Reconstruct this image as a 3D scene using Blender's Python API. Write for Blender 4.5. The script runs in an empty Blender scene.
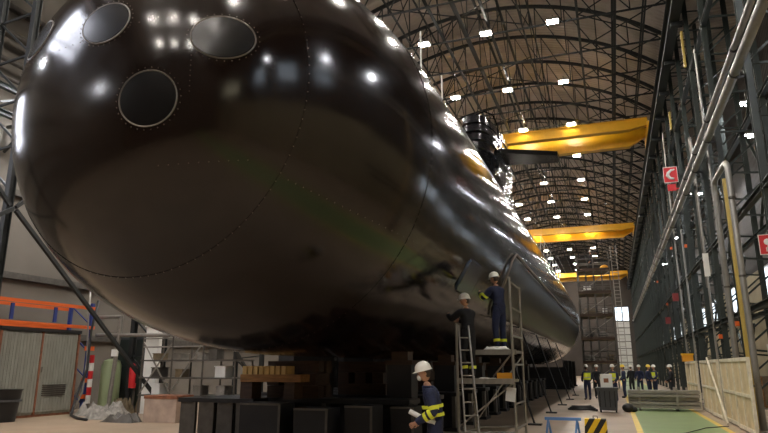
import bpy, math, random
from mathutils import Vector, Matrix
random.seed(7)
C = bpy.context.scene.collection
PI = math.pi
V = Vector
def R(d): return math.radians(d)

# ------------------------------------------------------------------ mesh builder
class MB:
    def __init__(s): s.v=[]; s.f=[]; s.m=[]
    def add(s, vs, fs, mi=0):
        o=len(s.v); s.v+= [tuple(p) for p in vs]
        for f in fs: s.f.append(tuple(i+o for i in f)); s.m.append(mi)
    def box(s, c, d, rot=None, mi=0):
        c=V(c); hx,hy,hz=d[0]/2,d[1]/2,d[2]/2
        vs=[V((x,y,z)) for x in(-hx,hx) for y in(-hy,hy) for z in(-hz,hz)]
        if rot is not None: vs=[rot@p for p in vs]
        s.add([p+c for p in vs],[(0,1,3,2),(4,6,7,5),(0,4,5,1),(2,3,7,6),(0,2,6,4),(1,5,7,3)],mi)
        return s
    def b2(s, lo, hi, mi=0):
        return s.box([(a+b)/2 for a,b in zip(lo,hi)],[abs(b-a) for a,b in zip(lo,hi)],None,mi)
    def beam(s, p, q, w, h, mi=0, up=(0,0,1)):
        p=V(p); q=V(q); d=q-p; L=d.length; d.normalize(); u=V(up)
        if abs(d.dot(u))>.98: u=V((1,0,0)) if abs(d.x)<.9 else V((0,1,0))
        x=d.cross(u).normalized(); z=x.cross(d).normalized()
        s.box((p+q)/2,(w,L,h),Matrix((x,d,z)).transposed(),mi); return s
    def ibeam(s, p, q, w, h, t=.03, up=(0,0,1), mi=0):
        p=V(p); q=V(q); d=(q-p).normalized(); u=V(up)
        if abs(d.dot(u))>.98: u=V((1,0,0))
        x=d.cross(u).normalized(); z=x.cross(d).normalized()
        o=z*(h/2-t/2)
        s.beam(p+o,q+o,w,t,mi,z); s.beam(p-o,q-o,w,t,mi,z); s.beam(p,q,t,h-2*t,mi,z); return s
    def path(s, pts, r, n=8, mi=0, closed=False):
        pts=[V(p) for p in pts]; N=len(pts); rs=r if isinstance(r,(list,tuple)) else [r]*N
        ref=None; rings=[]
        for i,p in enumerate(pts):
            a=pts[i-1] if (i>0 or closed) else None; b=pts[(i+1)%N] if (i<N-1 or closed) else None
            d=V((0,0,0))
            if a is not None: d+=(p-a).normalized()
            if b is not None: d+=(b-p).normalized()
            if d.length<1e-6: d=V((0,0,1))
            d.normalize()
            if ref is None:
                ref=V((0,0,1)) if abs(d.z)<.9 else V((1,0,0))
            x=(ref-d*ref.dot(d)).normalized(); ref=x; y=d.cross(x)
            rings.append([p+(x*math.cos(2*PI*k/n)+y*math.sin(2*PI*k/n))*rs[i] for k in range(n)])
        vs=[q for rg in rings for q in rg]; fs=[]
        M=N if closed else N-1
        for i in range(M):
            a=i*n; b=((i+1)%N)*n
            for k in range(n):
                k2=(k+1)%n; fs.append((a+k,b+k,b+k2,a+k2))
        if not closed: fs.append(tuple(range(n))); fs.append(tuple(reversed(range((N-1)*n,N*n))))
        s.add(vs,fs,mi); return s
    def tube(s,p,q,r,n=8,mi=0,r2=None): return s.path([p,q],[r,r if r2 is None else r2],n,mi)
    def lathe(s, prof, o=(0,0,0), n=24, axis='Z', mi=0, sc=(1,1)):
        vs=[];fs=[]; o=V(o)
        for r,h in prof:
            for k in range(n):
                a=2*PI*k/n; p=(r*math.cos(a)*sc[0],r*math.sin(a)*sc[1],h)
                if axis=='Y': p=(p[0],h,p[1])
                if axis=='X': p=(h,p[0],p[1])
                vs.append(o+V(p))
        for i in range(len(prof)-1):
            for k in range(n):
                k2=(k+1)%n; fs.append((i*n+k,i*n+k2,(i+1)*n+k2,(i+1)*n+k))
        if prof[0][0]>1e-4: fs.append(tuple(reversed(range(n))))
        if prof[-1][0]>1e-4: fs.append(tuple(range((len(prof)-1)*n,len(prof)*n)))
        s.add(vs,fs,mi); return s
    def prism(s, poly, d, mi=0):
        n=len(poly); d=V(d); a=[V(p) for p in poly]
        s.add(a+[p+d for p in a],[tuple(range(n)),tuple(reversed(range(n,2*n)))]+[(i,i+n,(i+1)%n+n,(i+1)%n) for i in range(n)],mi); return s
    def ball(s,c,r,n=12,m=8,mi=0,rot=None):
        r=(r,r,r) if not isinstance(r,(tuple,list)) else r; c=V(c); vs=[];fs=[]
        for i in range(m+1):
            t=PI*i/m
            for k in range(n):
                a=2*PI*k/n; p=V((r[0]*math.sin(t)*math.cos(a),r[1]*math.sin(t)*math.sin(a),r[2]*math.cos(t)))
                if rot is not None: p=rot@p
                vs.append(c+p)
        for i in range(m):
            for k in range(n):
                k2=(k+1)%n; fs.append((i*n+k,(i+1)*n+k,(i+1)*n+k2,i*n+k2))
        s.add(vs,fs,mi); return s
    def build(s,name,mats,parent=None,smooth=False,loc=None,clean=False):
        me=bpy.data.meshes.new(name); me.from_pydata(s.v,[],s.f)
        mats=mats if isinstance(mats,(list,tuple)) else [mats]
        for m in mats: me.materials.append(m)
        if len(mats)>1: me.polygons.foreach_set('material_index',s.m)
        import bmesh
        bm=bmesh.new(); bm.from_mesh(me)
        if clean: bmesh.ops.remove_doubles(bm,verts=bm.verts,dist=1e-4)
        bmesh.ops.recalc_face_normals(bm,faces=bm.faces); bm.to_mesh(me); bm.free()
        if smooth:
            me.polygons.foreach_set('use_smooth',[True]*len(me.polygons))
            if smooth!='all': me.set_sharp_from_angle(angle=R(40))
        me.update()
        o=bpy.data.objects.new(name,me); C.objects.link(o)
        if parent is not None: o.parent=parent
        if loc is not None: o.location=loc
        return o

def tag(o,label,cat,group=None,kind=None):
    o['label']=label; o['category']=cat
    if group: o['group']=group
    if kind: o['kind']=kind
    return o
def thing(name,label,cat,loc=(0,0,0),rz=0,group=None):
    o=bpy.data.objects.new(name,None); C.objects.link(o); o.location=loc; o.rotation_euler=(0,0,rz)
    return tag(o,label,cat,group)
def struct(o): o['kind']='structure'; return o
def dup(root,loc,rz=None,label=None,group=None):
    def cp(o,par):
        c=o.copy(); C.objects.link(c); c.parent=par
        for ch in list(o.children): cp(ch,c)
        return c
    r=cp(root,None); r.location=loc
    if rz is not None: r.rotation_euler=(0,0,rz)
    if label: r['label']=label
    if group: r['group']=group
    return r
ON=['first','second','third','fourth','fifth','sixth','seventh','eighth','ninth','tenth','eleventh','twelfth','thirteenth','fourteenth','fifteenth','sixteenth','seventeenth','eighteenth','nineteenth','twentieth']
def nth(i): return ON[i] if i<20 else ('twenty-'+ON[i-20] if i<29 else ('thirtieth' if i==29 else 'thirty-'+ON[i-30]))

# ------------------------------------------------------------------ materials
def mat(name,col,rough=.6,metal=0.,var=.0,scale=3.,bump=0.,bscale=20.,emit=None,es=0.,coat=0.,col2=None,stretch=(1,1,1),spec=None):
    m=bpy.data.materials.new(name); m.use_nodes=True; nt=m.node_tree; b=nt.nodes['Principled BSDF']
    b.inputs['Base Color'].default_value=(*col,1); b.inputs['Roughness'].default_value=rough; b.inputs['Metallic'].default_value=metal
    b.inputs['Coat Weight'].default_value=coat; b.inputs['Coat Roughness'].default_value=.08
    if spec is not None: b.inputs['Specular IOR Level'].default_value=spec
    if emit: b.inputs['Emission Color'].default_value=(*emit,1); b.inputs['Emission Strength'].default_value=es
    if var or bump:
        tc=nt.nodes.new('ShaderNodeTexCoord'); mp=nt.nodes.new('ShaderNodeMapping'); mp.inputs['Scale'].default_value=stretch
        nt.links.new(tc.outputs['Object'],mp.inputs[0])
    if var or col2:
        n=nt.nodes.new('ShaderNodeTexNoise'); n.inputs['Scale'].default_value=scale; n.inputs['Detail'].default_value=6
        nt.links.new(mp.outputs[0],n.inputs['Vector'])
        r=nt.nodes.new('ShaderNodeValToRGB'); r.color_ramp.elements[0].position=.3; r.color_ramp.elements[1].position=.7
        c2=col2 or tuple(min(1,c*(1+var)) for c in col); c1=col if col2 else tuple(c*(1-var) for c in col)
        r.color_ramp.elements[0].color=(*c1,1); r.color_ramp.elements[1].color=(*c2,1)
        nt.links.new(n.outputs['Fac'],r.inputs[0]); nt.links.new(r.outputs[0],b.inputs['Base Color'])
    if bump:
        n2=nt.nodes.new('ShaderNodeTexNoise'); n2.inputs['Scale'].default_value=bscale; n2.inputs['Detail'].default_value=3
        nt.links.new(mp.outputs[0],n2.inputs['Vector'])
        bp=nt.nodes.new('ShaderNodeBump'); bp.inputs['Strength'].default_value=bump; bp.inputs['Distance'].default_value=.05
        nt.links.new(n2.outputs['Fac'],bp.inputs['Height']); nt.links.new(bp.outputs[0],b.inputs['Normal'])
    return m
def corrugated(name,col,axis,wl,rough=.6,var=.2,metal=0.):
    m=mat(name,col,rough,metal,var,.6); nt=m.node_tree; b=nt.nodes['Principled BSDF']
    tc=nt.nodes.new('ShaderNodeTexCoord'); w=nt.nodes.new('ShaderNodeTexWave'); w.wave_type='BANDS'; w.bands_direction=axis
    w.inputs['Scale'].default_value=PI/10/wl*1.0; w.inputs['Distortion'].default_value=0
    nt.links.new(tc.outputs['Object'],w.inputs['Vector'])
    bp=nt.nodes.new('ShaderNodeBump'); bp.inputs['Strength'].default_value=.8; bp.inputs['Distance'].default_value=.06
    nt.links.new(w.outputs['Fac'],bp.inputs['Height']); nt.links.new(bp.outputs[0],b.inputs['Normal'])
    return m
M={}
M['hull']=mat('hull_paint',(.0085,.0045,.0032),.15,0,.25,.8,.0)
def hull_bumps():
    m=M['hull']; nt=m.node_tree; b=nt.nodes['Principled BSDF']
    tc=nt.nodes.new('ShaderNodeTexCoord'); prev=None
    for sc,st,di,dt in ((.55,.3,.05,1),(2.2,.25,.012,2),(40,.1,.003,2)):
        n=nt.nodes.new('ShaderNodeTexNoise'); n.inputs['Scale'].default_value=sc; n.inputs['Detail'].default_value=dt
        nt.links.new(tc.outputs['Object'],n.inputs['Vector'])
        bp=nt.nodes.new('ShaderNodeBump'); bp.inputs['Strength'].default_value=st; bp.inputs['Distance'].default_value=di
        nt.links.new(n.outputs['Fac'],bp.inputs['Height'])
        if prev: nt.links.new(prev.outputs[0],bp.inputs['Normal'])
        prev=bp
    nt.links.new(prev.outputs[0],b.inputs['Normal'])
    n=nt.nodes.new('ShaderNodeTexNoise'); n.inputs['Scale'].default_value=1.3; n.inputs['Detail'].default_value=5
    nt.links.new(tc.outputs['Object'],n.inputs['Vector'])
    mr=nt.nodes.new('ShaderNodeMapRange'); mr.inputs['From Min'].default_value=.3; mr.inputs['From Max'].default_value=.7
    mr.inputs['To Min'].default_value=.10; mr.inputs['To Max'].default_value=.20
    nt.links.new(n.outputs['Fac'],mr.inputs['Value']); nt.links.new(mr.outputs[0],b.inputs['Roughness'])
hull_bumps()
M['tile']=mat('fairing_rubber',(.02,.0145,.011),.36,0,.3,1.2,.15,6)
M['hatch']=mat('hatch_rubber',(.004,.0035,.0035),.24,0,.2,5)
M['hatchblue']=mat('hatch_blue_black',(.03,.045,.08),.2)
M['seam']=mat('seam_metal',(.16,.14,.12),.35,.5)
M['bolt']=mat('bolt_metal',(.12,.10,.085),.3,.7)
M['plastic']=mat('black_plastic_wrap',(.004,.004,.005),.13,0,0,1,.8,3.5)
M['green']=mat('dark_green_steel',(.014,.021,.017),.5,0,.25,2)
M['roofst']=mat('dark_roof_steel',(.014,.016,.016),.6,0,.2,2)
M['yellow']=mat('crane_yellow',(.78,.40,.01),.38,0,.08,1.5)
M['galv']=mat('galvanised_steel',(.30,.28,.25),.42,.5,.12,8)
M['pipe']=mat('silver_pipe_cladding',(.30,.29,.27),.42,.5,.1,4)
M['ypipe']=mat('mustard_gas_pipe',(.42,.30,.07),.5)
M['roof']=corrugated('grey_roof_sheet',(.52,.44,.38),'Y',.35)
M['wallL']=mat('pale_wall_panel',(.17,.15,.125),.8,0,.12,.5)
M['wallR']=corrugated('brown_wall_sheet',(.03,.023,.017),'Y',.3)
M['farwall']=mat('far_wall_panel',(.055,.045,.038),.8,0,.2,.4)
M['cream']=mat('cream_wall_paint',(.38,.32,.20),.75,0,.1,1)
M['white']=mat('white_paint',(.75,.74,.70),.6,0,.06,3)
M['doorw']=mat('white_door_panel',(.62,.62,.60),.6,0,.06,1)
M['lamp']=mat('lamp_glow',(1,1,1),.5,emit=(1,.93,.84),es=310)
M['lampB']=mat('aisle_lamp_glow',(1,1,1),.5,emit=(.93,.95,1),es=150)
M['pane']=mat('daylit_window_pane',(.5,.6,.7),.3,emit=(.75,.87,1),es=1.6)
M['concrete']=mat('floor_concrete',(.42,.31,.215),.5,0,.22,.5,.1,4,col2=(.29,.22,.15))
M['lane']=mat('green_lane_paint',(.24,.34,.14),.35,0,.1,1.2)
M['lineY']=mat('yellow_line_paint',(.70,.50,.08),.45,0,.1,3)
M['orange']=mat('orange_rack_steel',(.75,.13,.02),.45)
M['blue']=mat('blue_rack_steel',(.03,.05,.22),.45)
M['bluel']=mat('light_blue_paint',(.10,.24,.55),.45)
M['cab']=mat('grey_green_sheet',(.27,.27,.235),.6,.1,.18,2,.1,5,stretch=(4,4,.6))
M['rust']=mat('rust_brown_edge',(.24,.09,.045),.75,0,.3,6)
M['black']=mat('black_rubber',(.012,.012,.013),.5)
M['bin']=mat('dark_grey_bin',(.06,.065,.07),.5,0,.1,5)
M['steelD']=mat('dark_cradle_steel',(.014,.013,.013),.55,.1,.3,2)
M['steelE']=mat('worn_steel_edge',(.10,.09,.078),.5,.3,.2,6)
M['wood']=mat('timber',(.27,.13,.04),.75,0,.3,3,.2,12,stretch=(1,6,6))
M['woodY']=mat('pale_timber',(.62,.42,.16),.7,0,.2,3)
M['red']=mat('red_paint',(.55,.02,.025),.4)
M['redd']=mat('dull_red_hose',(.22,.02,.02),.5)
M['fence']=mat('cream_mesh_sheet',(.60,.50,.33),.75,0,.15,3,.2,20)
M['fencew']=mat('whitewashed_timber',(.66,.60,.47),.7,0,.15,6)
M['net']=mat('white_net',(.6,.58,.52),.8)
M['navy']=mat('navy_cloth',(.012,.018,.055),.8,0,.25,12,.3,40)
M['dark']=mat('black_cloth',(.012,.012,.016),.85,0,.2,12,.3,40)
M['hiviz']=mat('yellow_hiviz',(.75,.80,.05),.55)
M['silver']=mat('silver_reflective_tape',(.5,.5,.5),.35,.4)
M['skin']=mat('skin',(.48,.26,.17),.55)
M['hair']=mat('dark_hair',(.03,.018,.012),.6)
M['helmet']=mat('white_helmet',(.78,.76,.70),.28)
M['helmetY']=mat('yellow_helmet',(.85,.6,.05),.3)
M['boot']=mat('boot_leather',(.02,.018,.016),.5)
M['paper']=mat('white_paper',(.8,.8,.78),.7)
M['lime']=mat('pale_green_paint',(.30,.36,.20),.5)
M['debris']=mat('dull_sheeting',(.28,.26,.23),.7,0,.4,6,.4,10)
M['brown']=mat('brown_tarp',(.16,.12,.07),.85,0,.3,5,.4,8)
M['eyew']=mat('eye_white',(.7,.7,.68),.3)
M['lip']=mat('lip',(.35,.13,.10),.5)
M['amber']=mat('amber_sack',(.75,.33,.02),.7)

# ------------------------------------------------------------------ camera
cam=bpy.data.cameras.new('camera'); co=bpy.data.objects.new('camera',cam); C.objects.link(co)
cam.sensor_width=36; cam.lens=36*620/768; cam.clip_end=400
f_,vx,vy=620.,231.,150.5
pitch=math.atan(vy/f_); yaw=math.atan2(vx,math.hypot(f_,vy))
co.location=(0,0,1.7); co.rotation_euler=(PI/2+pitch,0,yaw)
bpy.context.scene.camera=co
vs=bpy.context.scene.view_settings; vs.view_transform='Standard'; vs.look='None'; vs.exposure=.62; vs.gamma=1; vs.use_curve_mapping=False
w=bpy.data.worlds.new('world'); bpy.context.scene.world=w; w.use_nodes=True
w.node_tree.nodes['Background'].inputs[0].default_value=(.5,.6,.7,1); w.node_tree.nodes['Background'].inputs[1].default_value=.02

# ------------------------------------------------------------------ the setting
Y0,Y1=-24,131
XL,XR=-21.2,8.6
def quad(b,x0,x1,y0,y1,mi): b.b2((x0,y0,-.3),(x1,y1,0),mi)
b=MB(); quad(b,XL-.3,.42,Y0-.3,Y1+.3,0); quad(b,.42,.58,Y0-.3,Y1+.3,2); quad(b,.58,2.72,Y0-.3,Y1+.3,1); quad(b,2.72,2.88,Y0-.3,Y1+.3,2); quad(b,2.88,XR+.3,Y0-.3,Y1+.3,0)
struct(b.build('floor',[M['concrete'],M['lane'],M['lineY']]))
CX,CZ,AR=-6.2,6.7,16.45
def arc(r,X): return CZ+math.sqrt(r*r-(X-CX)**2)
b=MB(); pr=[]; rc=17.0
n=28; xs=[-16.9+ (4.5+16.9)*i/n for i in range(n+1)]
pr=[(XL-.3,20.2)]+[(x,arc(rc,x)) for x in xs]+[(XR+.3,20.2)]
vs_=[];fs_=[]
for x,z in pr:
    for y in (Y0-.3,Y1+.3):
        for dz in (0,.25): vs_.append((x,y,z+dz))
for i in range(len(pr)-1):
    a=i*4; c=a+4
    fs_+=[(a,c,c+2,a+2),(a+1,a+3,c+3,c+1),(a,a+1,c+1,c),(a+2,c+2,c+3,a+3)]
k=(len(pr)-1)*4
fs_+=[(0,2,3,1),(k,k+1,k+3,k+2)]
b.add(vs_,fs_); struct(b.build('ceiling',M['roof']))
struct(MB().b2((XL-.3,Y0,0),(XL,Y1,20.2)).build('wall_left',M['wallL']))
# right wall with a cream lower band and a row of windows
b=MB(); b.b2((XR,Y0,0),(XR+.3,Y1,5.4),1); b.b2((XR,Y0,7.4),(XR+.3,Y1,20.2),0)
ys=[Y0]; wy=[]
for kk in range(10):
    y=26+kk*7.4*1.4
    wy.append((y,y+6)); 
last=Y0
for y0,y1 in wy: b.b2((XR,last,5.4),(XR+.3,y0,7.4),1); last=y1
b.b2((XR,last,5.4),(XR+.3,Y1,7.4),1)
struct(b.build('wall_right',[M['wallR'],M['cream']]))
for i,(y0,y1) in enumerate(wy):
    o=struct(MB().b2((XR+.12,y0,5.4),(XR+.16,y1,7.4)).build('window_%d'%(i+2),M['pane']))
    f=MB()
    for yy in (y0+.04,y0+2,y0+4,y1-.04): f.b2((XR+.02,yy-.04,5.4),(XR+.12,yy+.04,7.4))
    for zz in (5.44,7.36): f.b2((XR+.02,y0,zz-.04),(XR+.12,y1,zz+.04))
    f.build('window_frame',M['white'],o)
M['day']=mat('bright_daylit_pane',(.5,.6,.7),.3,emit=(.86,.88,1),es=8)
M['dayw']=mat('warm_lit_pane',(.5,.5,.4),.3,emit=(1,.9,.62),es=1.5)
def wallwin(nm,x,y0,y1,z0,z1,m,nd=3):
    o=struct(MB().b2((x-.02,y0,z0),(x+.02,y1,z1)).build(nm,m))
    f=MB()
    for k in range(nd+1):
        yy=y0+(y1-y0)*k/nd; f.b2((x-.05,yy-.05,z0),(x+.05,yy+.05,z1))
    for k in range(3):
        zz=z0+(z1-z0)*k/2; f.b2((x-.05,y0,zz-.05),(x+.05,y1,zz+.05))
    f.build('window_frame',M['farwall'],o)
wallwin('window_12',XL+.06,-4,4.4,14.2,19.2,M['day'])
wallwin('window_13',XL+.06,6.5,9.2,7.2,10.6,M['day'])
wallwin('window_14',XR-.06,-21,-13.5,9.0,12.2,M['dayw'],5)
wallwin('window_15',XR-.06,-7.5,-4.5,10.2,13.4,M['pane'],2)
wallwin('window_16',XR-.06,-1.0,2.2,10.4,13.4,M['pane'],2)
wallwin('window_17',XR-.06,5.2,7.4,10.6,13,M['pane'],2)
b=MB(); b.b2((XL,Y1,0),(.9,Y1+.3,24)); b.b2((3.3,Y1,0),(XR,Y1+.3,24)); b.b2((.9,Y1,13.1),(3.3,Y1+.3,24))
b.b2((XL,Y0-.3,0),(XR,Y0,24)); 
o=struct(b.build('wall_far',M['farwall']))
o=struct(MB().b2((.9,Y1+.1,10.5),(3.3,Y1+.2,13.1)).build('window_1',M['pane']))
MB().b2((.9,Y1,10.3),(3.3,Y1+.12,10.5)).b2((2.05,Y1,10.5),(2.15,Y1+.1,13.1)).build('window_frame',M['farwall'],o)
b=MB(); b.b2((.9,Y1+.1,0),(3.3,Y1+.2,10.3))
o=struct(b.build('door_1',M['doorw']))
b=MB()
for z in range(1,8): b.b2((.9,Y1+.04,z*1.3-.06),(3.3,Y1+.1,z*1.3+.06))
b.build('door_rail',M['farwall'],o)
# girts on the left wall
for i,z in enumerate((2.9,5.05,8.2,11.2,15.4)):
    struct(MB().b2((XL,Y0,z-.12),(XL+.18,Y1,z+.12)).build('trim_%d'%(i+1),M['steelE']))

# ------------------------------------------------------------------ roof trusses, every 3.7 m
TZ=19.35
def webx(k,n=12): return 3.85-(3.85+16.25)*k/n
def truss():
    t=thing('roof_truss','','roof truss')
    pts=[(CX+AR*math.cos(a),0,CZ+AR*math.sin(a)) for a in [math.acos((3.98-CX)/AR)+(math.acos((-16.38-CX)/AR)-math.acos((3.98-CX)/AR))*i/24 for i in range(25)]]
    b=MB()
    for p,q in zip(pts,pts[1:]): b.beam(p,q,.14,.19,up=(0,0,1))
    b.build('arch_chord',M['roofst'],t)
    MB().beam((3.98,0,TZ),(-16.38,0,TZ),.07,.09).build('tie_beam',M['roofst'],t)
    b=MB(); N=12
    for k in range(1,N):
        x=webx(k); b.beam((x,0,TZ+.05),(x,0,arc(AR,x)-.1),.055,.055)
        # diagonals lean towards the crown
        x2=webx(k-1) if k<=N//2 else webx(k+1)
        if k<N//2 or k>N//2: b.beam((x2,0,TZ+.05),(x,0,arc(AR,x)-.1),.05,.05)
    b.build('web_bars',M['roofst'],t)
    return t
tr0=None
ty=[34.4+3.7*k for k in range(-4,26)]
for i,y in enumerate(ty):
    lab='dark curved roof truss spanning the hall, %s counting from the camera'%nth(i)
    if tr0 is None: tr0=truss(); tr0.location=(0,y,0); tr0['label']=lab; tr0['group']='curved roof trusses'
    else: dup(tr0,(0,y,0),label=lab,group='curved roof trusses')
# long lattice purlins running down the hall
ya,yb=ty[0],ty[-1]
def purlin(x,heavy):
    z1=arc(AR,x)-.05 ; b=MB()
    r=.07 if heavy else .045
    b.beam((0,0,z1-.18),(0,yb-ya,z1-.18),r*2,r*2)
    t=thing('roof_purlin','','roof beam',(x,ya,0))
    b.build('top_chord',M['roofst'],t)
    MB().beam((0,0,TZ+.1),(0,yb-ya,TZ+.1),r*2,r*1.6).build('bottom_chord',M['roofst'],t)
    b=MB(); h=3.7
    for k in range(len(ty)-1):
        z0=TZ+.1
        if z1-z0>1.0 or heavy:
            if k%2: b.beam((0,k*h,z0),(0,(k+1)*h,z1-.2),.045,.045)
            else: b.beam((0,k*h,z1-.2),(0,(k+1)*h,z0),.045,.045)
    if b.v: b.build('web_bars',M['roofst'],t)
    return t
px=[(2.9,0),(1.45,1),(-.4,0),(-3.2,0),(-4.9,1),(-6.2,1),(-7.5,1),(-9.4,0),(-12.0,0),(-13.9,1),(-15.3,0)]
for i,(x,h) in enumerate(px):
    t=purlin(x,h); t['label']='dark lattice roof beam running down the hall, %s from the right eave'%nth(i); t['group']='lattice beams along the roof'
# horizontal cross bracing at eave height beside the right edge of the roof
for i in range(0,len(ty)-1):
    b=MB(); y=ty[i]
    b.beam((3.7,y,TZ+.2),(-.4,y+3.7,TZ+.2),.05,.05); b.beam((-.4,y,TZ+.27),(3.7,y+3.7,TZ+.27),.05,.05)
    tag(b.build('roof_brace',M['roofst']),'thin crossed roof bars near the right eave, %s bay from the camera'%nth(i),'brace','crossed roof bracing')
for i in range(0,len(ty)-1,2):
    b=MB(); y=ty[i]
    b.beam((-3.2,y,TZ+.2),(-9.4,y+3.7,TZ+.2),.05,.05); b.beam((-9.4,y,TZ+.27),(-3.2,y+3.7,TZ+.27),.05,.05)
    tag(b.build('crown_brace',M['roofst']),'thin crossed bracing bars below the roof crown, %s pair from the camera'%nth(i//2),'brace','crossed crown bracing')

# ------------------------------------------------------------------ high bay lamps
def lamp():
    t=thing('high_bay_lamp','','lamp')
    b=MB(); b.box((0,0,.1),(.62,.42,.1)); 
    for k in range(7): b.box((-.27+.09*k,0,.19),(.02,.38,.1))
    b.build('housing',M['galv'],t)
    b=MB(); b.box((0,-.11,.03),(.54,.13,.045)); b.box((0,.11,.03),(.54,.13,.045)); b.build('diffuser',M['lamp'],t)
    MB().tube((0,0,.2),(0,0,.42),.02).build('hanger',M['roofst'],t)
    return t
l0=lamp(); first=True; LX=[-1.6,-5.07,-8.5,-12.0]; nm=['right-hand','second from right','third from right','left-hand']
LY=[30+7.4*k for k in range(-6,14)]
for i,x in enumerate(LX):
    for k,y in enumerate(LY):
        kk=k-6
        lab=('bright high bay lamp, %s roof row, %s ahead of the camera'%(nm[i],nth(kk)) if kk>=0 else
             'high bay lamp overhead, %s roof row, %s back from the first in view'%(nm[i],nth(-kk-1)))
        if first: l0.location=(x,y,19.0); l0['label']=lab; l0['group']='high bay lamps'; first=False
        else: dup(l0,(x,y,19.0),label=lab,group='high bay lamps')
def alamp():
    t=thing('aisle_lamp','','lamp')
    MB().box((0,0,.07),(.8,.5,.09)).tube((0,0,.1),(0,0,.7),.02).build('housing',M['galv'],t)
    MB().box((0,0,.01),(.72,.44,.04)).build('diffuser',M['lampB'],t)
    return t
a0=alamp(); a0['group']='aisle lamps'
aisle=[(6.5,29.9),(6.2,45.7),(7.36,34.5),(6.2,61.5),(6.2,77.3),(6.2,93),(6.2,14),(6.2,-2),(6.4,7.4)]
an=['large glaring aisle lamp beside the silver pipes at upper right','second white lamp along the right aisle','smaller dim aisle lamp nearest the right wall','third white aisle lamp along the right aisle','fourth white aisle lamp along the right aisle','farthest white aisle lamp along the right aisle','aisle lamp overhead just right of the camera','aisle lamp behind the camera in the right aisle','low aisle lamp to the right just ahead of the camera']
for i,(x,y) in enumerate(aisle):
    if i==0: a0.location=(x,y,13.2); a0['label']=an[0]
    else: dup(a0,(x,y,13.2),label=an[i])
for i,y in enumerate((-8,4,16,28,40,55,70)):
    dup(a0,(-18.6,y,11.8),label='white aisle lamp over the left aisle, %s from behind the camera'%nth(i),group='left aisle lamps')

# ------------------------------------------------------------------ columns, runways, cranes
def column(sgn):
    t=thing('lattice_column','','column'); D=1.5*sgn; H=19.6
    for x in (0,D):
        MB().ibeam((x,0,.03),(x,0,H if x==0 else 19.9),.17,.22,.025,up=(0,1,0)).build('leg',M['green'],t)
    b=MB(); k=0; z=.8
    while z<H-1.4:
        b.beam((0,0,z),(D,0,z+1.3),.06,.06); b.beam((D,0,z+1.3),(0,0,z+1.45),.06,.06); z+=1.5
    b.build('lacing',M['green'],t)
    MB().box((0,0,.015),(.5,.5,.03)).box((D,0,.015),(.5,.5,.03)).build('base_plate',M['green'],t)
    return t
cr=[17.9]+[23.3+3.7*k for k in range(0,29)]
c0=column(1)
for i,y in enumerate(cr):
    lab='dark green lattice column in the right-hand row, %s from the camera'%nth(i)
    if i==0: c0.location=(4.05,y,0); c0['label']=lab; c0['group']='right-hand columns'
    else: dup(c0,(4.05,y,0),label=lab,group='right-hand columns')
M['green_']=M['green']; M['green']=M['roofst']; c1=column(-1); M['green']=M['green_']
cl=[12.9+7.4*k for k in range(-1,16)]
for i,y in enumerate(cl):
    lab='dark green lattice column in the left-hand row, %s from the camera'%nth(i)
    if i==0: c1.location=(-16.5,y,0); c1['label']=lab; c1['group']='left-hand columns'
    else: dup(c1,(-16.5,y,0),label=lab,group='left-hand columns')
for side,x in (('right',4.05),('left',-16.5)):
    t=thing('crane_runway','heavy dark crane runway beam along the %s columns'%side,'runway beam',(x,0,0))
    s=-1 if side=='right' else 1
    MB().ibeam((s*.45,-10,16.75),(s*.45,129,16.75),.42,1.1,.05).build('runway_beam',M['roofst'],t)
    MB().b2((s*.45-.04,-10,17.3),(s*.45+.04,129,17.42)).build('rail',M['steelE'],t)
    for yy in (cr if side=='right' else cl): MB().b2((min(.12*s,s*.6),yy-.12,16.0),(max(.12*s,s*.6),yy+.12,16.2)).build('bracket',M['roofst'],t)
    t=thing('eave_beam','dark lattice eave beam above the %s crane runway'%side,'roof beam',(x,0,0))
    b=MB(); b.ibeam((-s*.1,-10,19.45),(-s*.1,129,19.45),.3,.3,.04); b.ibeam((-s*.1,-10,18.1),(-s*.1,129,18.1),.25,.2,.03); b.build('chords',M['roofst'],t)
    b=MB(); y=-10; k=0
    while y<128: b.beam((-s*.1,y,18.1 if k%2 else 19.45),(-s*.1,y+1.85,19.45 if k%2 else 18.1),.07,.07); y+=1.85; k+=1
    b.build('lacing',M['roofst'],t)
# struts and braces between right-hand columns
for i,z in enumerate((3.4,6.3,10.6,13.9)):
    tag(MB().ibeam((4.05,12,z),(4.05,127,z),.16,.18,.02).build('column_strut',M['green']),'long green strut along the right-hand columns\' front legs, %s from the floor'%nth(i),'strut','right-hand struts')
    tag(MB().ibeam((5.55,12,z+.3),(5.55,127,z+.3),.16,.18,.02).build('column_strut',M['green']),'long green strut along the right-hand columns\' rear legs, %s from the floor'%nth(i),'strut','right-hand rear struts')
for i,y in enumerate(cr[1:-1:2]):
    b=MB(); xx=5.55
    for za,zb in ((.3,3.5),(3.9,6.4),(6.9,10.7),(11.1,14)):
        b.beam((xx+.12,y,za),(xx+.12,y+3.7,zb),.1,.06); b.beam((xx+.2,y+3.7,za),(xx+.2,y,zb),.1,.06)
    tag(b.build('cross_brace',M['green']),'crossed dark green bracing between rear column legs, right side, %s bay'%nth(i),'brace','right-hand bracing')
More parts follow.
